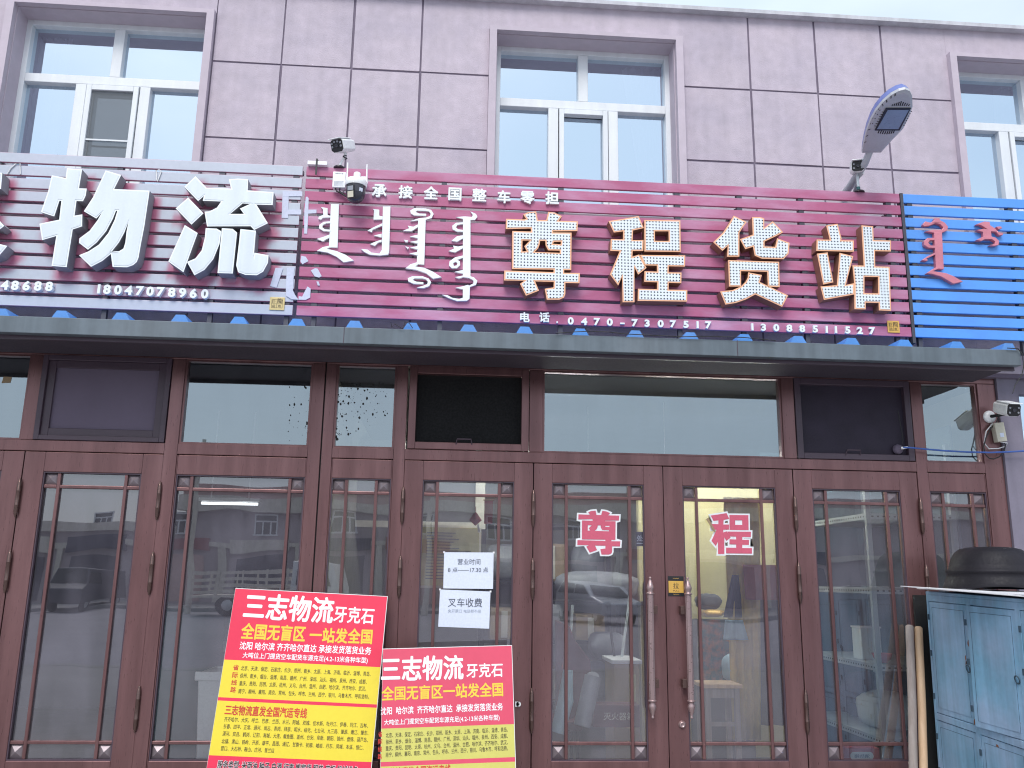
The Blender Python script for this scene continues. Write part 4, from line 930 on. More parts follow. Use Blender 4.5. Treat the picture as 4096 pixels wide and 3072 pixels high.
S_ = .012
ln = [("三志物流",285,205,1085,252,235,'ink_white',.028,False),("牙克石",1085,280,1445,302,148,'ink_white',.022,False),("全国无盲区",258,432,832,460,145,'ink_yellow',.030,False),("一站发全国",868,468,1430,484,138,'ink_yellow',.030,False),
      ("沈阳 哈尔滨 齐齐哈尔直达 承接发货落货业务",243,562,1420,612,72,'ink_white',.022,False),("大吨位上门提货空车配货车源充足(4.2-13米各种车型)",270,652,1388,700,62,'ink_white',.018,False)]
for i, c in enumerate('省际线路'): x, y = (210,202,193,185)[i], (760,828,893,958)[i]; ln.append((c,x-25,y-1,x+25,y+1,50,'ink_red',.02,False))
for i, s in enumerate(CITY): ln.append((s,(255,247,240,232)[i],(765,832,900,970)[i],(1415,1380,1375,1400)[i],(818,888,950,1022)[i],44,'ink_black',S_,False))
ln.append(("三志物流直发全国汽运专线",112,1137,845,1170,92,'ink_red',.026,False))
for i, s in enumerate(CITY2): ln.append((s,(105,98,90,82)[i],(1222,1285,1350,1418)[i],(1390,1395,1390,1352)[i],(1280,1345,1408,1476)[i],44,'ink_black',S_,False))
ln.append(("营口、大石桥、鞍山、庄河、普兰店",75,1482,552,1503,44,'ink_black',S_,False))
ln.append(("服务类型: 米面油 种子 白酒 行李 搬家货 服装 座柜 机械设备",45,1627,1300,1682,78,'ink_black',.02,True))
board('taller bright red and yellow freight board, left of the two, leaning on the brown doors', at(*cc(7,1525,492), -.10), at(*cc(8,300,545), -.10), 10, 1.50, Q1, 'r', 'y',
      [('poster_red',120,690,0),('poster_yellow',80,1026,0),('poster_red',75,1056,0),('poster_yellow',20,1546,0),('poster_red',0,None,0)], ln)
ln = [("三志物流",145,378,1212,352,325,'ink_white',.026,False),("牙克石",1248,398,1722,385,185,'ink_white',.020,False),("全国无盲区一站发全国",150,697,1725,637,188,'ink_yellow',.026,False),
      ("沈阳  哈尔滨  齐齐哈尔直达  承接发货落货业务",138,922,1722,862,102,'ink_white',.02,False),("大吨位上门提货空车配货车源充足(4.2-13米各种车型)",182,1075,1680,1007,88,'ink_white',.016,False)]
for i, c in enumerate('省际线路'): x, y = (133,133,130,128)[i], (1222,1318,1415,1512)[i]; ln.append((c,x-27,y+1,x+27,y-1,70,'ink_red',.02,False))
for i, s in enumerate(CITY): ln.append((s,(205,205,203,203)[i],(1237,1322,1406,1489)[i],1787,(1160,1242,1324,1400)[i],66,'ink_black',.010,False))
ln.append(("三志物流直发全国汽运专线",100,1722,1047,1668,120,'ink_red',.024,False))
board('shorter paler red and yellow freight board, right of the two, overlapping the taller one', at(*cc(8,268,885), -.215), at(*cc(8,1105,862), -.215), 10, 1.17, Q2, 'r', 'y',
      [('poster_red_faded',75,1152,0),('poster_yellow_faded',40,1586,0),('poster_red_faded',30,1646,0),('poster_yellow_faded',0,None,0)], ln)

# papers, stickers and the door plates
GYF = .034
Rn = reg(1600,1900,600/1422)
def notice(label, corners, texts):
    c = [on_plane(*Rn(x, y), Vector((0, GYF, 0)), NY) for x, y in corners]   # tl tr br bl
    me = MB(); n = 10; vs = []
    for i in range(n+1):
        for j in range(n+1):
            a, b = i/n, j/n; p = (c[0]*(1-a)+c[1]*a)*(1-b) + (c[3]*(1-a)+c[2]*a)*b
            vs.append(p + NY*(.0010*math.sin(a*5)*math.sin(b*4)))
    me.add(vs, [(i*(n+1)+j, i*(n+1)+j+1, (i+1)*(n+1)+j+1, (i+1)*(n+1)+j) for i in range(n) for j in range(n)], True)
    cen = sum(c, Vector())/4
    T = thing('paper_notice', label, 'notice', (cen.x, GYF, min(q.z for q in c)), 'paper notices taped to the door glass')
    me.build('sheet', 'paper', T)
    for s, x0, y0, x1, y1, h, m, off in texts:
        a = on_plane(*Rn(x0, y0), Vector((0, GYF-.0025, 0)), NY); b = on_plane(*Rn(x1, y1), Vector((0, GYF-.0025, 0)), NY); uu = (b-a).normalized(); vv = UZ-uu*UZ.dot(uu)
        for i in range(len(s) if len(s) == 4 else 1):
            t = MB(); put_text(t, s, (a+b)/2, uu, vv, NY, height=h*.4219/3488*6.05, width=(b-a).length, offset=off, cell=(i, 4) if len(s) == 4 else None); t.build('title_character' if len(s) == 4 else 'text_line', m, T)
    tp = MB()
    for q in c[:2]: tp.quad(q+Vector((-.006,-.0022,-.006)), q+Vector((.006,-.0022,-.006)), q+Vector((.006,-.0022,.006)), q+Vector((-.006,-.0022,.006)))
    tp.build('sticky_tape', 'ink_white', T)
notice('upper white paper with opening hours taped to the door glass', [(418,732),(888,735),(882,1080),(410,1075)], [('营业时间',546,822,762,822,52,'ink_grey',.0),('8 点——17.30 点',455,898,835,898,46,'ink_grey',.0)])
notice('lower white paper with one large printed line, taped below the opening hours', [(380,1085),(858,1105),(845,1457),(362,1438)], [('叉车收费',455,1207,778,1210,78,'ink_grey',.002),('免开票口 电话都不是',455,1288,768,1290,30,'ink_pale',.0)])

Rz = reg(2180,1900,1020/2115)
def decal(label, polys, src, dst, back=None):
    (sx0, sy0, sx1, sy1), (dx0, dy0, dx1, dy1) = src, dst
    f = lambda x, y: Rz(dx0+(x-sx0)/(sx1-sx0)*(dx1-dx0), dy0+(y-sy0)/(sy1-sy0)*(dy1-dy0))
    wht, red = MB(), MB()
    for i, sh in enumerate(polys):
        loops = [orient([on_plane(*f(x, y), Vector((0, GYF-.002, 0)), NY) for x, y in l], k == 0) for k, l in enumerate(sh)]
        ex = [inset(loops[0], -.011)]
        wht.solid(ex if back is None else [inset(orient([on_plane(*f(x, y), Vector((0, GYF-.002, 0)), NY) for x, y in back], True), -.011)], (lambda p, i=i: Vector((p.x, GYF-.002-.0003*i, p.z))), lambda p: Vector((p.x, GYF, p.z)))
        red.solid(loops, (lambda p, i=i: Vector((p.x, GYF-.0045-.0003*i, p.z))), lambda p: Vector((p.x, GYF-.0035, p.z)))
    c = Vector((sum(v.x for v in red.v)/len(red.v), GYF, min(v.z for v in red.v)))
    T = thing('door_decal', label, 'sticker', c, 'red character stickers on the door glass')
    wht.build('backing', 'decal_white', T, fixn=True); red.build('character', 'decal_red', T, fixn=True)
decal('pink-red character sticker with a white edge on the left door of the pair', [ZUN], (43,70,862,1022), (268,296,624,660), [(65,150),(262,158),(250,105),(300,80),(390,70),(408,150),(498,150),(520,75),(590,85),(668,122),(640,172),(840,178),(835,282),(772,300),(768,703),(862,735),(857,845),(705,845),(705,960),(690,1000),(640,1022),(505,1022),(482,905),(400,880),(420,925),(280,980),(215,850),(265,818),(43,815),(46,708),(130,692),(132,282),(62,260)])
decal('pink-red character sticker with a peeling stroke on the right door of the pair', [CH1, CH2, CH3], (1170,120,2020,1050), (1374,316,1716,655))
a = on_plane(*Rz(1335,368), Vector((0,.02,0)), NY); b = on_plane(*Rz(1410,472), Vector((0,.02,0)), NY)
tag(rebase(MB().add([a, a+Vector((.022,.010,.014)), b+Vector((.010,.010,.004)), b+Vector((-.006,0,-.002))], [(0,1,2,3)]).build('peeling_strip', 'carton'), a), 'loose curled strip peeling from the character on the right door', 'sticker')
def plane_rect(rg, x0, y0, x1, y1, Y):
    a = on_plane(*rg(x0, y0), Vector((0,Y,0)), NY); b = on_plane(*rg(x1, y1), Vector((0,Y,0)), NY); return a.x, b.x, b.z, a.z
x0, x1, z0, z1 = plane_rect(Rz, 1019, 838, 1154, 1006, .003)
T = thing('pull_plate', 'black and gold pull plate on the right door beside the handle', 'door plate', ((x0+x1)/2, .003, z0))
MB().box(x0, x1, .0025, .0058, z0, z1).build('plate', 'plastic_black', T, bev=.001)
gz0, gz1 = z0+(z1-z0)*.17, z0+(z1-z0)*.76
MB().box(x0+.003, x1-.003, .0012, .0025, gz0, gz1).build('gold_panel', 'gold', T)
t = MB(); put_text(t, '拉', Vector(((x0+x1)/2, .0008, gz0+(gz1-gz0)*.60)), UX, UZ, NY, height=(gz1-gz0)*.52, offset=.012); put_text(t, 'PULL', Vector(((x0+x1)/2, .0008, gz0+(gz1-gz0)*.17)), UX, UZ, NY, height=(gz1-gz0)*.13, width=(x1-x0)*.38); t.build('lettering', 'ink_black', T)
t = MB()
for zc in ((z1+gz1)/2, (z0+gz0)/2):
    for k in range(-3, 4): t.lathe(((x0+x1)/2+k*.006, .0024, zc+(.002 if k % 2 else -.001)), [(.0022,0),(.0018,.0006),(.0008,.0008)], 8, axis=(0,-1,0))
t.build('ornament', 'gold', T)
x0, x1, z0, z1 = plane_rect(Rz, 752, 470, 822, 590, .046)
T = thing('window_card', 'small navy card with a white character inside the left door of the pair', 'card', ((x0+x1)/2, .046, z0))
MB().box(x0, x1, .046, .048, z0, z1).build('card', 'navy', T)
t = MB(); put_text(t, '处', Vector(((x0+x1)/2, .0455, z0+(z1-z0)*.55)), UX, UZ, NY, height=(z1-z0)*.45, offset=.02); t.box(x0+.006, x1-.006, .0452, .0456, z0+(z1-z0)*.16, z0+(z1-z0)*.22); t.build('lettering', 'paper', T)
hp = at(1480+1925*.3086, 2560+832*.3086, -.01)
o = MB().box(hp.x-.022, hp.x, -.012, -.008, hp.z-.016, hp.z+.016).lathe((hp.x,-.008,hp.z), [(.016,0),(.016,.004)], 20, axis=(0,-1,0)).build('hasp', 'plastic_white', B)
MB().lathe((hp.x,-.0125,hp.z), [(.006,0),(.006,.001)], 14, axis=(0,-1,0)).build('keyhole', 'black', o)
tp = at(*reg(0,1024,1366/2212)(42,805), .038)
tag(rebase(MB().quad(tp+Vector((-.03,0,-.02)), tp+Vector((.028,0,-.016)), tp+Vector((.032,0,.024)), tp+Vector((-.022,0,.026))).build('tape_patch', 'carton'), tp), 'square of brown tape on the far left fanlight', 'tape')
# dried splashes on the narrow fanlight
rs = random.Random(5); sp = MB()
for k in range(150):
    q = rs.random()**1.8; px = -.80+q*.34+rs.random()*.02; pz = 2.93-rs.random()**1.4*.42*(1-q*.4)
    r_ = .0015+rs.random()**3*.0075; n = 7
    sp.add([Vector((px+r_*math.cos(k2*2*math.pi/n)*(.7+.6*rs.random()), .0365, pz+r_*math.sin(k2*2*math.pi/n)*(.8+.9*rs.random()))) for k2 in range(n)], [tuple(range(n))])
for k in range(26):
    px = -1.14+rs.random()*.15; pz = 2.50+rs.random()*.42; r_ = .0015+rs.random()**3*.006; n = 7
    sp.add([Vector((px+r_*math.cos(k2*2*math.pi/n), .0365, pz+r_*1.3*math.sin(k2*2*math.pi/n)*(.8+.9*rs.random()))) for k2 in range(n)], [tuple(range(n))])
sp.build('dirt_splash', 'black', B)['kind'] = 'stuff'

# ------------------------------------------------------------------ locker, basin, sheets and poles
LX = 3.218; tl = R(1.6)
LA = Vector((0,-math.cos(tl),-math.sin(tl))); LB = Vector((0,-math.sin(tl),math.cos(tl))); LO = Vector((LX,-.14,0))
ztop = on_plane(*cc(9,1552,512), Vector((LX,0,0)), UX).z
T = thing('steel_locker', 'scuffed pale blue steel locker with rows of doors at the right end of the shopfront', 'locker', (LX+.25,-.8,0))
wcol, ncol = .475, 3; Lw = wcol*ncol; zt = ztop; zmid = on_plane(Rr(0,0)[0] if False else 3000+1508*.4955, 2400+925*.4955, Vector((LX,0,0)), UX).z
def lbox(x0, x1, a0, a1, z0, z1): return [(x0,x1,a0,a1,z0,z1)]
def addl(mb, x0, x1, a0, a1, z0, z1): return mb.obox(LO+Vector((x0,0,0))+LA*a0+LB*z0, UX, LA, LB, x1-x0, a1-a0, z1-z0)
sh = MB(); addl(sh, .022, .48, 0, Lw, .04, zt-.02); addl(sh, .0, .48, -.004, Lw+.004, zt-.02, zt)
sh.build('cabinet', 'locker', T, fixn=True, bev=.003)
fr = MB()
for k in range(ncol+1): addl(fr, .0, .022, max(0,k*wcol-.022), min(Lw,k*wcol+.022), .04, zt-.0202)
for k in range(ncol):
    for (za, zb) in ((zt-.062, zt-.0202), (zmid-.03, zmid+.012), (.04, .08)): addl(fr, .0, .0215, k*wcol+.0225 if k else .0225, (k+1)*wcol-.0225, za, zb)
fr.build('face_frame', 'locker', T, fixn=True, bev=.002)
for k in range(ncol):
    for (za, zb) in ((zmid+.016, zt-.066), (.084, zmid-.034)):
        a0, a1 = k*wcol+.026, (k+1)*wcol-.026
        ajar = .034 if (k == 1 and za > .5) else .004
        sk = lambda mb_: [setattr(v_, 'x', v_.x-ajar*(1-((v_-LO).dot(LA)-a0)/(a1-a0))) for v_ in mb_.v]
        dm = MB(); addl(dm, .006, .0205, a0, a1, za, zb); sk(dm); d = dm.build('locker_door', 'locker', T, fixn=True, bev=.002)
        em = MB(); e = .035                                    # pressed panel on the door
        addl(em, .0035, .006, a0+e, a1-e, za+e, zb-e); sk(em); em.build('pressed_panel', 'locker', d, fixn=True, bev=.002)
        gm = MB(); w2 = .0022
        addl(gm, .0028, .0034, a0+e, a1-e, zb-e-w2, zb-e); addl(gm, .0028, .0034, a0+e, a0+e+w2, za+e, zb-e-w2); addl(gm, .0028, .0034, a1-e-w2, a1-e, za+e, zb-e-w2)
        sk(gm); gm.build('crease_shade', 'locker_dark', d, fixn=True)  # dark strips paint the shade of the panel's pressed groove
        for zz in (za+.10, (za+zb)/2+.02, zb-.10):
            hm_ = MB(); addl(hm_, -.003, .006, a0-.016, a0-.004, zz-.018, zz+.018); sk(hm_); hm_.build('hinge', 'locker_dark', d, fixn=True)
        hx = LO+Vector((.001,0,0))+LA*(a1-.02)+LB*(za+(zb-za)*.47); tn = 12
        rg_ = MB().tube([hx+LA*(.018*math.cos(2*math.pi*i/tn))+LB*(.022*math.sin(2*math.pi*i/tn)-.008)-UX*(.004+.004*math.sin(2*math.pi*i/tn)) for i in range(tn+1)], .0035, 6)
        sk(rg_); rg_.build('ring_pull', 'locker_dark', d)
        vm = MB()
        for i in range(3): addl(vm, .0022, .0034, a0+.09, a1-.09, zb-.10-i*.028, zb-.094-i*.028)
rsp = random.Random(11); ru = MB()
for k in range(46):
    a = rsp.random()*Lw; z = zmid-.35+rsp.random()*1.0; r_ = .002+rsp.random()**3*.012; n = 7; ce = LO+LA*a+LB*z+UX*.0030
    ru.add([ce+LA*(r_*math.cos(i*2*math.pi/n)*(.6+.8*rsp.random()))+LB*(r_*1.5*math.sin(i*2*math.pi/n)*(.6+.9*rsp.random())) for i in range(n)], [tuple(range(n))])
for hz, hy in ((1.16,.395),(.98,.52),(1.02,.60),(.42,.54)):
    for k in range(7):
        ce = LO+LA*(hy+rsp.gauss(0,.012))+LB*(hz+rsp.gauss(0,.03))+UX*.0029; r_ = .004+rsp.random()*.008; n = 8
        ru.add([ce+LA*(r_*.7*math.cos(i*2*math.pi/n)*(.6+.8*rsp.random()))+LB*(r_*1.4*math.sin(i*2*math.pi/n)*(.6+.9*rsp.random())) for i in range(n)], [tuple(range(n))])
ru.build('rust_patch', 'rust', T)['kind'] = 'stuff'
ztw = LO.z + (LB*zt).z
def sheet3(label, corners, th, m):
    mb = MB(); A = [Vector(c) for c in corners]; mb.add(A+[p+Vector((0,0,th)) for p in A], [(3,2,1,0),(4,5,6,7)]+[(i,(i+1) % 4,4+(i+1) % 4,4+i) for i in range(4)])
    o = mb.build('foam_sheet', m, None, fixn=True); tag(rebase(o, A[0]), label, 'sheet', 'sheets lying on the locker')
tip = on_plane(*cc(9,1400,478), Vector((LX-.16,0,0)), UX)
zz = ztw+.004
sheet3('lowest pale sheet on the blue locker, its corner pointing left past the edge', [(LX-.25,-.33,tip.z-.004),(LX+.03,-1.45,zz-.03),(LX+.5,-1.4,zz-.028),(LX+.40,-.10,zz)], .005, 'foam')
sheet3('upper pale sheet on the blue locker, directly under the black basin', [(LX-.07,-.20,zz+.010),(LX+.02,-1.40,zz-.014),(LX+.48,-1.35,zz-.010),(LX+.42,-.14,zz+.010)], .004, 'foam')
bc = Vector((LX+.30,-.47,zz+.017))
T = thing('rubber_basin', 'upturned black rubber basin on pale sheets on top of the locker', 'basin', bc)
prof = [(.292,0),(.294,.010),(.284,.030),(.270,.070),(.262,.098),(.272,.103),(.270,.118),(.252,.124),(.245,.155),(.232,.192),(.212,.226),(.182,.250),(.14,.262),(.07,.267),(.002,.268)]
mb = MB(); seg = 56; rw = random.Random(2); wobx = [1+.012*math.sin(3*2*math.pi*k/seg+.6)+.008*math.sin(5*2*math.pi*k/seg) for k in range(seg)]
vs = []
for i, (r_, h) in enumerate(prof):
    for k in range(seg):
        t_ = 2*math.pi*k/seg; lift = .016*max(0, math.cos(t_-4.35))**6 if i < 3 else 0
        vs.append(bc+Vector((r_*wobx[k]*math.cos(t_), r_*wobx[k]*math.sin(t_), h+lift)))
mb.add(vs, [(i*seg+k, i*seg+(k+1) % seg, (i+1)*seg+(k+1) % seg, (i+1)*seg+k) for i in range(len(prof)-1) for k in range(seg)], True)
mb.build('bowl', 'rubber', T)
cr = MB()
for k in range(14):
    t_ = rw.random()*6.28; r_ = .10+rw.random()*.10; c = bc+Vector((r_*math.cos(t_), r_*math.sin(t_), .266-max(0,(r_-.13))*.25)); cr.add([c+Vector((rw.uniform(-.02,.02), rw.uniform(-.008,.008), .001+rw.random()*.002)) for i in range(4)], [(0,1,2,3)])
cr.build('dried_crust', 'foam', T)['kind'] = 'stuff'
def pole(label, top, bot, r, m):
    dv = (bot-top).normalized(); b2 = top+dv*(top.z/(-dv.z)); L = (b2-top).length
    bd = Vector((.008,.004,0)); pts = [top, top+dv*.004, top+dv*.012, top+dv*L*.35+bd, top+dv*L*.7+bd*.6, b2]
    o = MB().tube(pts, [r*.55, r*.85, r, r*1.02, r*1.04, r*1.05], 18).build('wooden_pole', m)
    tag(rebase(o, b2), label, 'pole', 'wooden poles leaning by the locker')
pole('weathered grey wooden pole leaning on the door, left of the newer one', at(3638,2500,-.055), at(3651,3072,-.20), .0265, 'wood_old')
pole('clean tan wooden pole with a rounded top leaning beside the blue locker', at(3674,2506,-.06), at(3692,3072,-.19), .0255, 'wood_new')

tag(rebase(MB().box(3.205, 3.335, -.045, -.030, 0, 1.53).build('shade_strip', 'black'), (3.27, -.04, 0)), 'narrow black strip standing in for shade between the brown door and the blue locker', 'board')  # black slab added to paint the shade between door and locker
# ------------------------------------------------------------------ inside the shops
MB().box(1.72, 3.35, 1.90, 1.98, .12, 2.70).build('partition_wall', 'cream_wall', B)
def tube_lamp(x0, x1, y, label):
    z = 1.6+.835*(6+y)/6; T = thing('tube_lamp', label, 'ceiling lamp', ((x0+x1)/2, y, z))
    MB().box(x0, x1, y-.03, y+.03, z, z+.03).box(x0+.1, x0+.104, y-.002, y+.002, z+.03, 3.09).box(x1-.104, x1-.10, y-.002, y+.002, z+.03, 3.09).build('lamp_housing', 'plastic_white', T)
    MB().tube([(x0+.02,y,z-.018),(x1-.02,y,z-.018)], .014, 10).build('tube', 'tube_light', T)
tube_lamp(.1, 1.3, 1.5, 'lit tube lamp hanging behind the left door of the pair')
tube_lamp(1.7, 3.1, 1.2, 'lit tube lamp hanging in front of the cream partition')
la, lb_ = at(797,2012,2.2), at(1040,2022,2.2); T = thing('tube_lamp', 'lit tube lamp hanging inside the left-hand shop', 'ceiling lamp', ((la.x+lb_.x)/2, 2.2, la.z))
MB().box(la.x, lb_.x, 2.17, 2.23, la.z+.02, la.z+.05).box(la.x+.1, la.x+.11, 2.195, 2.205, la.z+.05, 3.09).box(lb_.x-.11, lb_.x-.10, 2.195, 2.205, la.z+.05, 3.09).build('lamp_housing', 'plastic_white', T)
MB().tube([(la.x+.02,2.2,la.z),(lb_.x-.02,2.2,la.z)], .012, 10).build('tube', 'tube_dim', T)
def inb(name, label, cat, x0, y0, x1, y1, Y, dep, m, group=None):       # a boxy thing whose front covers the photographed rectangle at depth Y
    a, b = at(x0, y0, Y), at(x1, y1, Y); T = thing(name, label, cat, ((a.x+b.x)/2, Y, b.z), group); return T, a.x, b.x, b.z, a.z
# notice board, banners and a pale door behind the notice door
T, x0, x1, z0, z1 = inb('notice_board', 'yellowish wall chart hanging behind the opening-hours papers', 'notice board', 1690, 2108, 1912, 2345, 1.6, .03, '')
MB().box(x0, x1, 1.6, 1.62, z0, z1).build('chart', 'board_yellow', T); MB().box(x0-.02, x1+.02, 1.615, 1.64, z0-.02, z1+.02).build('frame', 'opp_pale', T)
t = MB(); rr = random.Random(4)
for k in range(16): zz_ = z1-.05-k*(z1-z0-.08)/16; t.box(x0+.04, x0+.04+(x1-x0-.09)*(.5+.5*rr.random()), 1.5975, 1.5995, zz_, zz_+.006)
t.build('ruled_lines', 'ink_grey', T)
T, x0, x1, z0, z1 = inb('door_frame', 'pale frame of an inner doorway seen through the notice door', 'doorway', 1640, 1925, 1900, 2090, 2.4, .1, '')
MB().box(x0-.5, x1+.1, 2.4, 2.48, z0-.06, z0).box(x1, x1+.09, 2.4, 2.48, z0, z1+.5).build('frame', 'opp_pale', T); MB().box(x0-.5, x1, 2.46, 2.47, z0, z1+.4).build('door_leaf', 'interior_dark', T)
for (xa, ya, xb, yb, Y, nm, lab) in ((1938,2000,1970,2096,1.2,'red_banner','narrow red banner hanging inside the notice door'),(1888,2045,1916,2110,1.0,'red_ornament','red knotted ornament with a white tassel inside the notice door')):
    T, x0, x1, z0, z1 = inb(nm, lab, 'ornament', xa, ya, xb, yb, Y, .01, '')
    if nm == 'red_banner': MB().box(x0, x1, Y, Y+.004, z0, z1).build('cloth', 'red_cloth', T); MB().tube([(x0-.01,Y,z1),(x1+.01,Y,z1)], .006, 8).build('rod', 'carton', T)
    else:
        c = Vector(((x0+x1)/2, Y, (z0+z1)/2)); h = (z1-z0)/2
        MB().add([c+Vector((0,0,h)), c+Vector((h*.8,0,-.1*h)), c+Vector((0,0,-h*.8)), c+Vector((-h*.8,0,-.1*h)), c+Vector((0,-.03,0)), c+Vector((0,.03,0))], [(0,1,4),(1,2,4),(2,3,4),(3,0,4),(1,0,5),(2,1,5),(3,2,5),(0,3,5)]).build('knot', 'red_cloth', T)
        MB().tube([c+Vector((0,0,h*1.6)), c+Vector((0,0,h))], .003, 6).build('cord', 'red_cloth', T)
        MB().tube([c-Vector((-.02,0,h*.6)), c-Vector((-.035,0,h*1.6))], [.006,.014], 8).build('tassel', 'plastic_white', T)
# shelving with goods along the back behind the left door of the pair
T = thing('goods_rack', 'dark metal rack of wrapped goods behind the left door of the pair', 'rack', (1.2, 2.6, .12))
rk = MB()
for x in (.35, 1.66):
    for y in (2.6, 3.1): rk.box(x-.02, x+.02, y-.02, y+.02, .12, 2.2)
for z in (.45, 1.0, 1.55, 2.1): rk.box(.33, 1.68, 2.58, 3.12, z, z+.03)
rk.build('rack_frame', 'plastic_black', T)
rr = random.Random(9); NB = 0
GL = ['brown carton on the rack behind the left door, {} shelf, {}', 'grey wrapped parcel on the rack behind the left door, {} shelf, {}']
for si, (z, sn) in enumerate(((.481,'lowest'),(1.031,'second'),(1.581,'third'))):
    for k, pn in enumerate(('at its left end','in its middle','at its right end')):
        x = .55+k*.44+rr.uniform(-.05,.05); w_, h_ = rr.uniform(.14,.19), rr.uniform(.22,.42); big_ = (si+k) % 2
        if big_:
            q = MB().add([(x-w_,2.62,z),(x+w_,2.64,z),(x+w_,3.0,z),(x-w_,3.0,z),(x-w_+.01,2.63,z+h_),(x+w_-.015,2.645,z+h_-.015),(x+w_,3.0,z+h_),(x-w_,3.0,z+h_)], [(0,3,2,1),(4,5,6,7),(0,1,5,4),(1,2,6,5),(2,3,7,6),(3,0,4,7)])
            T = thing('carton', GL[0].format(sn, pn), 'carton', (x, 2.8, z), 'goods on the metal rack'); q.build('box_body', 'carton', T, bev=.006)
            MB().box(x-.03, x+.03, 2.612, 2.619, z+.02, z+h_-.03).build('packing_tape', 'opp_pale', T)
        else: PENDING = globals().setdefault('PENDING', []); PENDING.append((x, z, w_, h_, GL[1].format(sn, pn)))
def heap(name, label, cat, cx, cy, cz, sx, sy, sz, m, seed, group=None):   # a lumpy wrapped bundle or bag
    rr = random.Random(seed); mb = MB(); ns, nr = 18, 9; ph = [rr.random()*6.28 for _ in range(6)]; vs = []
    for i in range(nr+1):
        th = math.pi*i/nr
        for k in range(ns):
            t_ = 2*math.pi*k/ns; w_ = 1+.10*math.sin(3*t_+ph[0]+th)+.08*math.sin(5*t_+ph[1])+.07*math.sin(4*th+ph[2])*math.cos(2*t_+ph[3])
            c_ = abs(math.cos(t_))**.6*(1 if math.cos(t_) > 0 else -1); s_ = abs(math.sin(t_))**.6*(1 if math.sin(t_) > 0 else -1); r_ = math.sin(th)**.55
            vs.append((cx+sx*c_*r_*w_, cy+sy*s_*r_*w_, max(cz, cz+sz*(1-math.cos(th))/2*(1+.05*w_))))
    mb.add(vs, [(i*ns+k, i*ns+(k+1) % ns, (i+1)*ns+(k+1) % ns, (i+1)*ns+k) for i in range(nr) for k in range(ns)], True)
    o = mb.build(name, m); tag(rebase(o, (cx, cy, cz)), label, cat, group); return o
for i_, (x, z, w_, h_, lb2) in enumerate(PENDING): heap('wrapped_parcel', lb2, 'parcel', x, 2.82, z, w_, .17, h_, 'grey_wrap', 40+i_, 'goods on the metal rack')
for i_, (a_, b_, lb2) in enumerate(((((2290,2420),(2262,2850),'thin pale rod leaning across the left door interior, nearest the hinge')), ((2440,2500),(2475,2760),'thin dark rod leaning under the black table'), ((2520,2380),(2478,2700),'thin pale rod leaning under the table near the handle'))):
    A_, B2_ = at(*a_, 1.5), at(*b_, 1.35); tag(rebase(MB().tube([A_, B2_], .012, 8).build('metal_rod', 'shelf_white' if i_ != 1 else 'plastic_black'), B2_), lb2, 'rod')
pb = at(2380, 2370, 1.9)
heap('wrapped_bundle', 'grey plastic-wrapped bundle on the black table behind the left door', 'bundle', pb.x, 1.9, at(2380,2400,1.9).z, .34, .2, .24, 'grey_wrap', 3)
zt_ = at(2380,2402,1.9).z
T = thing('work_table', 'black table piled with goods behind the left door of the pair', 'table', (pb.x, 1.9, .12))
MB().box(pb.x-.55, pb.x+.55, 1.6, 2.3, zt_-.03, zt_-.001).build('tabletop', 'plastic_black', T)
for a in (-.5, .5):
    for y in (1.65, 2.25): MB().box(pb.x+a-.02, pb.x+a+.02, y-.02, y+.02, .122, zt_-.0305).build('leg', 'plastic_black', T)
heap('grey_sack', 'pale grey sack lying among poles under the black table', 'sack', at(2430,2580,1.7).x, 1.75, at(2430,2640,1.7).z, .16, .14, .22, 'grey_wrap', 8)
# red chair back, rolled sheet
c0 = at(2250, 2700, .75)
T = thing('chair', 'dark red chair with a curved back inside the left door of the pair', 'chair', (c0.x, .75, .12))
bk = MB(); loop = [at(x, y, .75) for x, y in ((2222,2480),(2280,2505),(2300,2560),(2330,2600),(2362,2640),(2366,2690),(2345,2760),(2300,2870),(2225,2900))]
loop = orient(loop, True); bk.solid([loop], lambda p: p, lambda p: p+Vector((0,.06,0))); bk.build('backrest', 'dark_red', T, fixn=True, bev=.012)
MB().box(c0.x-.2, c0.x+.16, .82, 1.25, .50, .57).build('seat', 'dark_red', T, bev=.015)
for dx in (-.17, .13):
    for y in (.86, 1.2): MB().tube([(c0.x+dx,y,.122),(c0.x+dx,y,.50)], .014, 8).build('leg', 'plastic_black', T)
rt, rb = at(2372, 2705, .45), at(2328, 2905, .40)
tag(rebase(MB().tube([rt, rb], [.060,.060], 18).tube([rt+Vector((0,-.0015,.002)), rt], [.045,.045], 14).build('paper_roll', 'grey_wrap'), rb), 'grey roll of sheeting leaning inside the left door of the pair', 'roll')
pr0, pr1 = at(2272, 2680, .40), at(2230, 2930, .38)
tag(rebase(MB().tube([pr0, (pr0+pr1)/2+Vector((.02,0,0)), pr1], [.035,.055,.05], 14).build('cloth_roll', 'pale_blue'), pr1), 'pale rolled cloth leaning beside the grey roll inside the left door', 'roll')
T, x0, x1, z0, z1 = inb('office_cabinet', 'pale wood cabinet behind the left door of the pair', 'cabinet', 2455, 2655, 2560, 2860, 1.1, .5, '')
MB().box(x0, x1, 1.1, 1.5, .12, z1).build('body', 'carton', T, bev=.006); MB().box(x0-.02, x1+.02, 1.08, 1.52, z1, z1+.03).build('top', 'foam', T, bev=.004); MB().box(x0+.12, x1-.03, 1.092, 1.10, z0+.1, z1-.08).build('cabinet_door', 'board_yellow', T)
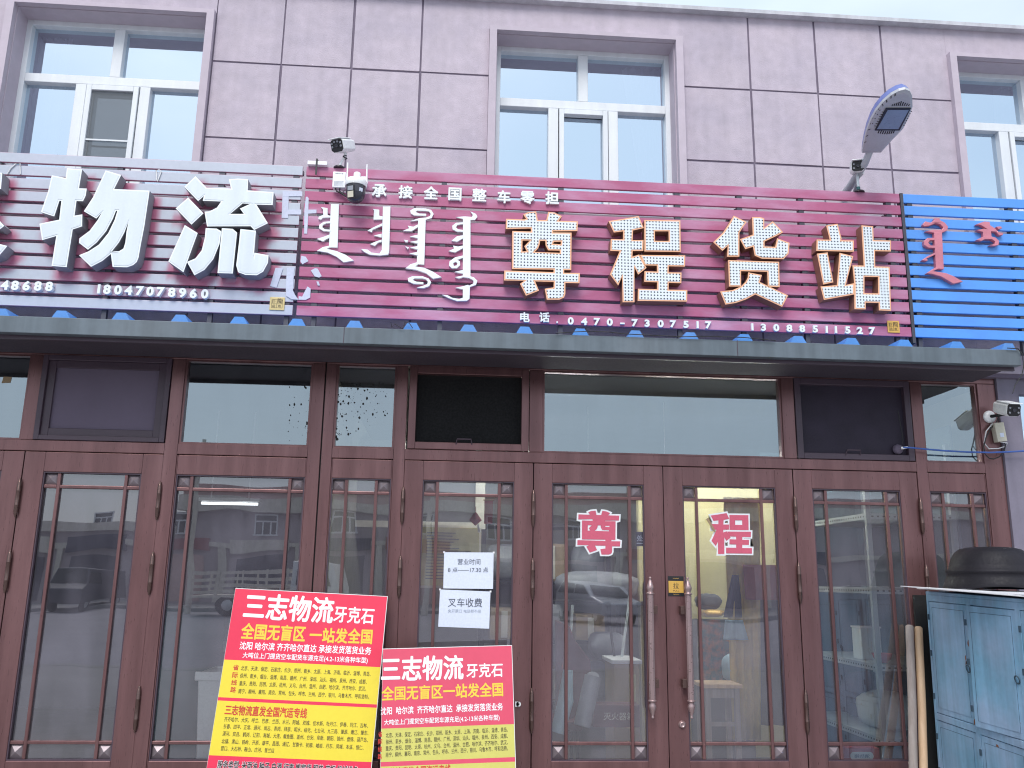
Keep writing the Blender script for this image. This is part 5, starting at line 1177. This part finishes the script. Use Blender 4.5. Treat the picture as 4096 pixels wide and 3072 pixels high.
def fire_box(x0p, y0p, x1p, y1p, Y, lab, text, pill):
    T, x0, x1, z0, z1 = inb('extinguisher_box', lab, 'fire box', x0p, y0p, x1p, y1p, Y, .2, '')
    MB().box(x0, x1, Y, Y+.18, max(.123, z0), z1).build('box_body', 'dark_red' if not pill else 'red_cloth', T, bev=.004)
    c = Vector(((x0+x1)/2, Y-.004, (z0+z1)/2)); h = z1-z0; w_ = x1-x0
    if pill:
        mb = MB(); n = 24; ww, hh = w_*.32, h*.26
        pts = [Vector((c.x+(ww-hh)*(1 if math.cos(2*math.pi*k/n) > 0 else -1)+hh*math.cos(2*math.pi*k/n), Y-.003, c.z+hh*math.sin(2*math.pi*k/n))) for k in range(n)]
        mb.add(pts, [tuple(range(n))]); mb.build('label_plate', 'shelf_white', T)
        t = MB(); put_text(t, text, c-Vector((0,.0005,0)), -UX, UZ, NY, width=w_*.42, height=h*.24, offset=.03); t.build('lettering', 'ink_grey', T)
    else:
        t = MB(); put_text(t, text, Vector((c.x+w_*.05, Y-.002, z1-h*.5)), UX, UZ, NY, width=w_*.66, offset=.015); t.build('lettering', 'opp_pale', T)
fire_box(2372, 2820, 2560, 2910, .55, 'dark red fire extinguisher box on the floor inside the left door', '灭火器箱', False)
fire_box(3372, 2992, 3522, 3056, .16, 'red box with a pale rounded label behind the right folding door', '消防箱', True)
# stool, cloths, curtain, hanging coats behind the right door of the pair
s0, s1 = at(2818, 2735, .75), at(2955, 2735, .75)
T = thing('wooden_stool', 'small grey wooden stool with a bare top behind the right door of the pair', 'stool', ((s0.x+s1.x)/2, .85, .12))
MB().box(s0.x-.02, s1.x+.02, .72, 1.0, s0.z-.03, s0.z).build('seat', 'wood_new', T, bev=.004)
for x in (s0.x+.02, s1.x-.02):
    for y in (.75, .97): MB().box(x-.018, x+.018, y-.018, y+.018, .123, s0.z-.031).build('leg', 'wood_old', T)
MB().box(s0.x+.04, s1.x-.04, .742, .758, s0.z-.10, s0.z-.035).box(s0.x+.04, s1.x-.04, .742, .758, s0.z-.30, s0.z-.27).build('stretcher', 'wood_old', T)
T, x0, x1, z0, z1 = inb('covered_counter', 'low counter covered with a dark cloth of orange pattern behind the right door', 'counter', 2805, 2478, 2965, 2720, 1.35, .4, '')
MB().box(x0, x1+.1, 1.36, 1.75, .12, z1-.01).build('counter', 'interior_dark', T)
cl = MB(); n = 30; vs = []
for i in range(n+1):
    for j in range(6): vs.append((x0-.02+(x1-x0+.14)*i/n, 1.345+.015*math.sin(i*1.1)*(1-j/6), z0+(z1-z0)*j/5))
cl.add(vs, [(i*6+j, (i+1)*6+j, (i+1)*6+j+1, i*6+j+1) for i in range(n) for j in range(5)], True); cl.build('cloth_cover', 'pattern', T)
q = at(2835, 2410, 1.5); heap('dark_bag', 'dark green bag on the patterned counter behind the right door', 'bag', q.x, 1.55, at(2835,2440,1.5).z, .10, .1, .13, 'interior_dark', 21)
q = at(2850, 2450, 1.45); heap('yellow_cloth', 'crumpled bright yellow cloth on the patterned counter', 'cloth', q.x, 1.45, at(2850,2468,1.45).z, .09, .08, .06, 'gold', 22)
q = at(2945, 2660, 1.05); heap('plastic_bag', 'pale translucent plastic bag standing beside the stool', 'bag', q.x, 1.1, at(2940,2728,1.05).z, .09, .08, .20, 'pale_blue', 23)
def drape(name, label, cat, top, bot, wt, wb, Y, m, waves=9, amp=.02):
    mb = MB(); n, mm_ = 36, 10; vs = []; a, b = at(*top, Y), at(*bot, Y)
    for i in range(n+1):
        for j in range(mm_+1):
            t_ = j/mm_; c = a+(b-a)*t_; w_ = wt+(wb-wt)*t_; vs.append((c.x+(i/n-.5)*w_, Y+amp*math.sin(i/n*waves*6.28+t_*1.5)*(.4+.6*t_), c.z))
    mb.add(vs, [(i*(mm_+1)+j, (i+1)*(mm_+1)+j, (i+1)*(mm_+1)+j+1, i*(mm_+1)+j+1) for i in range(n) for j in range(mm_)], True)
    o = mb.build(name, m); sm_ = o.modifiers.new('thickness', 'SOLIDIFY'); sm_.thickness = .004; tag(rebase(o, b), label, cat)
drape('curtain', 'yellow curtain gathered and hanging behind the right door of the pair', 'curtain', (2965,1990), (2990,2960), .30, .22, 1.0, 'yellow_cloth', 4)
drape('hanging_coat', 'dark coat hanging behind the right edge of the right door', 'coat', (3050,2290), (3065,2900), .30, .34, 1.2, 'navy', 3, .03)
drape('hanging_coat', 'reddish patterned coat hanging behind the gap of the right folding doors', 'coat', (3075,2260), (3085,2400), .42, .40, .9, 'opp_sign', 3, .02)
drape('blue_apron', 'pale blue apron hanging in front of the yellow curtain', 'apron', (2935,2480), (2945,2560), .14, .20, .95, 'pale_blue', 2, .015)
drape('dark_apron', 'purple and dark blue cloth hanging in front of the yellow curtain', 'apron', (2940,2300), (2935,2470), .05, .16, .98, 'navy', 2, .015)
# slotted-angle shelving behind the right folding door
T = thing('steel_shelving', 'slotted white steel shelving with dark backing behind the right folding door', 'shelving', (3.3, .9, .12))
SX0, SX1, SYa, SYb = 3.12, 3.78, .35, 1.75
ps = MB()
for x in (SX0, SX1):
    for y in (SYa, SYb): ps.box(x-.018, x+.018, y-.003, y+.003, .122, 2.65).box(x-.018, x-.014, y+.003, y+.03, .122, 2.65)
ps.build('upright', 'shelf_steel', T)
for z in (.52, 1.02, 1.56, 2.10):
    bm_ = MB(); bm_.box(SX0-.020, SX0-.016, SYa, SYb, z-.03, z+.015).box(SX0-.016, SX1+.016, SYa+.031, SYb, z-.004, z).box(SX0-.0155, SX1+.018, SYa-.006, SYa-.0035, z-.03, z+.015); o = bm_.build('shelf', 'shelf_steel', T)
    hm_ = MB()
    for k in range(34): y = SYa+.03+k*.041; hm_.box(SX0-.0212, SX0-.0202, y, y+.016, z-.014, z-.002)
    for k in range(15): x = SX0+.02+k*.043; hm_.box(x, x+.016, SYa-.0072, SYa-.0062, z-.014, z-.002)
    hm_.build('slot_holes', 'black', o)
MB().box(SX1+.03, SX1+.05, SYa, 2.2, .122, 2.8).box(SX0-.2, SX1+.03, 2.0, 2.02, .122, 2.8).build('back_sheet', 'teal', T)
heap('white_sack', 'white crumpled sack on the lowest slotted shelf', 'sack', 3.40, .85, .522, .17, .25, .26, 'shelf_white', 31)
heap('dark_bundle', 'dark bundle on the lowest slotted shelf behind the white sack', 'sack', 3.50, 1.35, .522, .2, .22, .35, 'navy', 32)
T = thing('paper_carton', 'small white carton standing on the second slotted shelf', 'carton', (3.36, .95, 1.022))
MB().box(3.26, 3.42, .9, 1.06, 1.022, 1.26).build('box_body', 'shelf_white', T, bev=.004); MB().box(3.255, 3.425, .895, 1.065, 1.26, 1.272).build('lid', 'foam', T)
q = Vector((3.28, .62, 1.023)); tag(rebase(MB().lathe(q, [(.03,0),(.06,.03),(.075,.07),(.070,.07),(.05,.03),(.02,.012)], 20).build('red_bowl', 'red_cloth'), q), 'small red bowl on the second slotted shelf', 'bowl')
# the left-hand shop: white bin, green barrel
T = thing('plastic_bin', 'square white plastic bin standing inside the left shop behind the red boards', 'bin', (at(860,2860,.55).x, .8, .12))
a, b = at(792, 2690, .17), at(757, 3000, .17); wtop, wbot = .62, .54; xa = a.x; zt_ = a.z; zb_ = .124
def ring_(x0, w_, z, ins): return [(x0+ins,.17+ins,z),(x0+w_-ins,.17+ins,z),(x0+w_-ins,.62-ins,z),(x0+ins,.62-ins,z)]
vs = ring_(xa+.03, wbot, zb_, .02)+ring_(xa, wtop, zt_, 0)+ring_(xa, wtop, zt_, .02)+ring_(xa+.03, wbot, zb_+.03, .04)
MB().add(vs, [(3,2,1,0)]+[(k*4+i, k*4+(i+1) % 4, (k+1)*4+(i+1) % 4, (k+1)*4+i) for k in range(3) for i in range(4)]+[(12,13,14,15)]).build('bin_body', 'plastic_white', T, fixn=True, bev=.012)
MB().box(xa-.015, xa+wtop+.015, .155, .1695, zt_-.05, zt_+.006).build('rim', 'plastic_white', T, bev=.004)
q = at(745, 2400, 1.1); tag(rebase(MB().lathe((q.x, 1.3, .122), [(.24,0),(.26,.05),(.27,.5),(.25,.95),(.27,1.0),(.26,1.15),(.20,1.22),(.05,1.24)], 24).build('plastic_barrel', 'tealgreen'), (q.x, 1.3, .122)), 'teal plastic barrel standing inside the left shop', 'barrel')
q = at(1130, 2300, 2.0); T = thing('carton_stack', 'pale carton on the counter inside the left shop', 'carton', (q.x, 2.1, 1.0))
MB().box(q.x-.30, q.x+.30, 2.0, 2.4, 1.002, 1.5).build('box_body', 'carton', T, bev=.005); MB().box(q.x-.02, q.x+.02, 1.998, 1.9995, 1.002, 1.5).build('packing_tape', 'foam', T)
T = thing('shop_counter', 'grey counter inside the left shop', 'counter', (q.x, 2.2, .12)); MB().box(q.x-.9, q.x+.5, 1.9, 2.5, .122, .96).build('body', 'interior_wall', T); MB().box(q.x-.93, q.x+.53, 1.87, 2.53, .9602, 1.0).build('top', 'opp_pale', T)

# ------------------------------------------------------------------ the far side of the street, mirrored in the glass
OY = -44.0
def vz(sx, sy, Y=44.0): return at(sx, sy, Y)
O = thing('street_building', 'long taupe two-storey building with white windows across the street, mirrored in the door glass', 'building', (0, OY, 0))
zc0, zc1 = vz(400,2032).z, vz(400,1985).z
zw0, zw1 = vz(403,2118).z, vz(403,2042).z; wx = vz(403,2080).x; ww_ = abs(vz(447,2080).x-vz(360,2080).x)
zs1 = vz(400,2160).z
MB().box(-70, -14.5, OY-10, OY, 0, zc0-1.2).box(-14.5, 60, OY-10, OY, 0, zc0).build('wall', 'opp_wall', O)
MB().box(-14.9, 60, OY-.1, OY+.5, zc0, zc0+(zc1-zc0)*.45).box(-14.9, 60, OY-.1, OY+.35, zc0+(zc1-zc0)*.45, zc1).build('cornice', 'opp_pale', O)
MB().box(-14.7, 60, OY-9, OY+.1, zc1, zc1+.6).build('parapet', 'opp_pink', O)
MB().box(-70, 60, OY+.002, OY+.25, zs1-.25, zs1).box(-70, -14.9, OY-.1, OY+.3, zc0-1.3, zc0-.8).build('string_course', 'opp_pale', O)
k = -8
while k < 9:
    x = wx + k*4.4; k += 1
    if not -60 < x < 55: continue
    f = MB(); h = zw1-zw0; a, b = x-ww_/2, x+ww_/2
    f.box(a-.08, a, OY, OY+.09, zw0, zw1).box(b, b+.08, OY, OY+.09, zw0, zw1).box(a-.08, b+.08, OY, OY+.09, zw1, zw1+.08).box(a-.15, b+.15, OY, OY+.2, zw0-.08, zw0).box(a, b, OY, OY+.08, zw0+h*.66, zw0+h*.66+.08).box(a+(b-a)*.36, a+(b-a)*.36+.07, OY, OY+.08, zw0, zw0+h*.66).box(a+(b-a)*.70, a+(b-a)*.70+.07, OY, OY+.08, zw0, zw0+h*.66)
    wn = f.build('window', 'white_pvc', O); MB().quad((b,OY+.03,zw0),(a,OY+.03,zw0),(a,OY+.03,zw1),(b,OY+.03,zw1)).build('pane', 'car_glass', wn)
for k in range(-7, 9):
    x = wx + 2.2 + k*4.4
    MB().box(x-.18, x+.18, OY, OY+.22, 0, zs1-.25).build('pilaster', 'opp_pale', O)
    dn = MB().box(x+.7, x+3.5, OY+.01, OY+.05, .1, 2.6).build('shop_door', 'opp_dark' if k % 3 else 'opp_pink', O)
    MB().box(x+.4, x+3.8, OY+.02, OY+.30, 2.85, 3.55).build('fascia_board', ('opp_sign','opp_pale','navy')[k % 3], O)
def car(name, label, cat, cx, cyy, rot, paint, prof, win, W, L, wheels=(.78,-.80), r=.33):
    T = thing(name, label, cat, (cx, cyy, -.152)); ca, sa = math.cos(R(rot)), math.sin(R(rot))
    def P(x, y, z): return Vector((cx+x*ca-y*sa, cyy+x*sa+y*ca, -.152+z))
    n = len(prof); tuck = lambda z: W/2*(1-.16*max(0, z-.95))
    vs = [P(x, s*tuck(z), z) for s in (-1,1) for x, z in prof]
    MB().add(vs, [tuple(range(n))[::-1], tuple(range(n,2*n))]+[(i,(i+1) % n,n+(i+1) % n,n+i) for i in range(n)]).build('body', paint, T, fixn=True, bev=.05)
    for s in (-1,1):
        for w_ in win: MB().add([P(x, s*(tuck(z)+.008), z) for x, z in w_], [tuple(range(len(w_)))]).build('side_window', 'car_glass', T)
    fx = max(prof)[0]
    for x in (wheels[0]*L/2*.82, wheels[1]*L/2*.82):
        for s in (-1,1):
            wv = MB().lathe(P(x, s*(W/2-.20), r), [(r*.6,-.10),(r,-.09),(r,.09),(r*.6,.11)], 20, axis=P(0,s,0)-P(0,0,0)); wh = wv.build('wheel', 'tyre', T)
            MB().lathe(P(x, s*(W/2-.10), r), [(r*.58,0),(r*.5,.02),(.04,.03)], 14, axis=P(0,s,0)-P(0,0,0)).build('rim', 'galv', wh)
    return T, P
sedan = [(-2.2,.35),(2.2,.35),(2.25,.75),(1.25,.95),(.55,1.5),(-1.5,1.62),(-2.15,1.1)]
T, P = car('parked_car', 'silver estate car parked facing the shops across the street', 'car', vz(2390,2340,31).x, -31, 74, 'car_silver', sedan, [[(.5,1.42),(1.05,1.0),(-.1,1.0),(-.1,1.47)],[(-.2,1.48),(-.2,1.0),(-1.9,1.05),(-1.45,1.53)]], 1.82, 4.4)
MB().add([P(1.24,-.72,1.0),P(1.24,.72,1.0),P(.62,.62,1.47),P(.62,-.62,1.47)], [(0,1,2,3)]).build('windscreen', 'car_glass', T)
for s in (-.68,.68): MB().lathe(P(2.2,s,.72), [(.12,0),(.12,.04),(.05,.06)], 12, axis=P(1,0,0)-P(0,0,0)).build('headlight', 'galv', T)
van = [(-2.4,.4),(2.3,.4),(2.35,1.0),(1.9,1.25),(1.4,2.0),(-2.35,2.05)]
T, P = car('parked_van', 'dark van parked across the street, mirrored in the left shop door', 'van', vz(300,2360,36).x, -37, 95, 'car_dark', van, [[(1.75,1.28),(1.35,1.85),(.4,1.85),(.4,1.28)]], 1.9, 4.7)
MB().add([P(1.93,-.8,1.27),P(1.93,.8,1.27),P(1.46,.7,1.95),P(1.46,-.7,1.95)], [(0,1,2,3)]).build('windscreen', 'car_glass', T)
cab = [(1.3,.5),(3.1,.5),(3.15,1.3),(2.9,2.25),(1.3,2.3)]
T, P = car('cargo_truck', 'pale cargo truck with a railed load bed parked across the street', 'truck', vz(1060,2320,32).x, -33, 8, 'car_white', cab, [[(2.85,1.35),(2.7,2.05),(1.6,2.05),(1.6,1.35)]], 2.1, 6.2, (.95,-.62), .42)
bd = MB(); bd.obox(P(-3.1,-1.05,.75), P(1,0,0)-P(0,0,0), P(0,1,0)-P(0,0,0), UZ, 4.3, 2.1, .12)
for y in (-1.05, 1.0):
    for z in (.95,1.25,1.55,1.85): bd.obox(P(-3.1,y,z), P(1,0,0)-P(0,0,0), P(0,1,0)-P(0,0,0), UZ, 4.3, .05, .14)
    for x in (-3.1,-2.0,-.9,.2,1.1): bd.obox(P(x,y-.02 if y < 0 else y+.05,.87), P(1,0,0)-P(0,0,0), P(0,1,0)-P(0,0,0), UZ, .08, .03, 1.15)
bd.build('load_bed', 'opp_pale', T)
for i, px in enumerate((655, 1700)):
    q = vz(px, 2200, 30); T = thing('utility_pole', ('grey utility pole across the street, left of the truck' if i == 0 else 'grey utility pole across the street, right of the truck'), 'utility pole', (q.x, -34, -.152), 'utility poles across the street')
    MB().tube([(q.x,-34,-.16),(q.x,-34,7.6)], [.14,.09], 10).build('pole', 'opp_pale', T); MB().box(q.x-.7, q.x+.7, -34.05, -33.95, 6.9, 7.0).box(q.x-.7, q.x+.7, -34.05, -33.95, 6.2, 6.3).build('cross_arm', 'opp_dark', T)
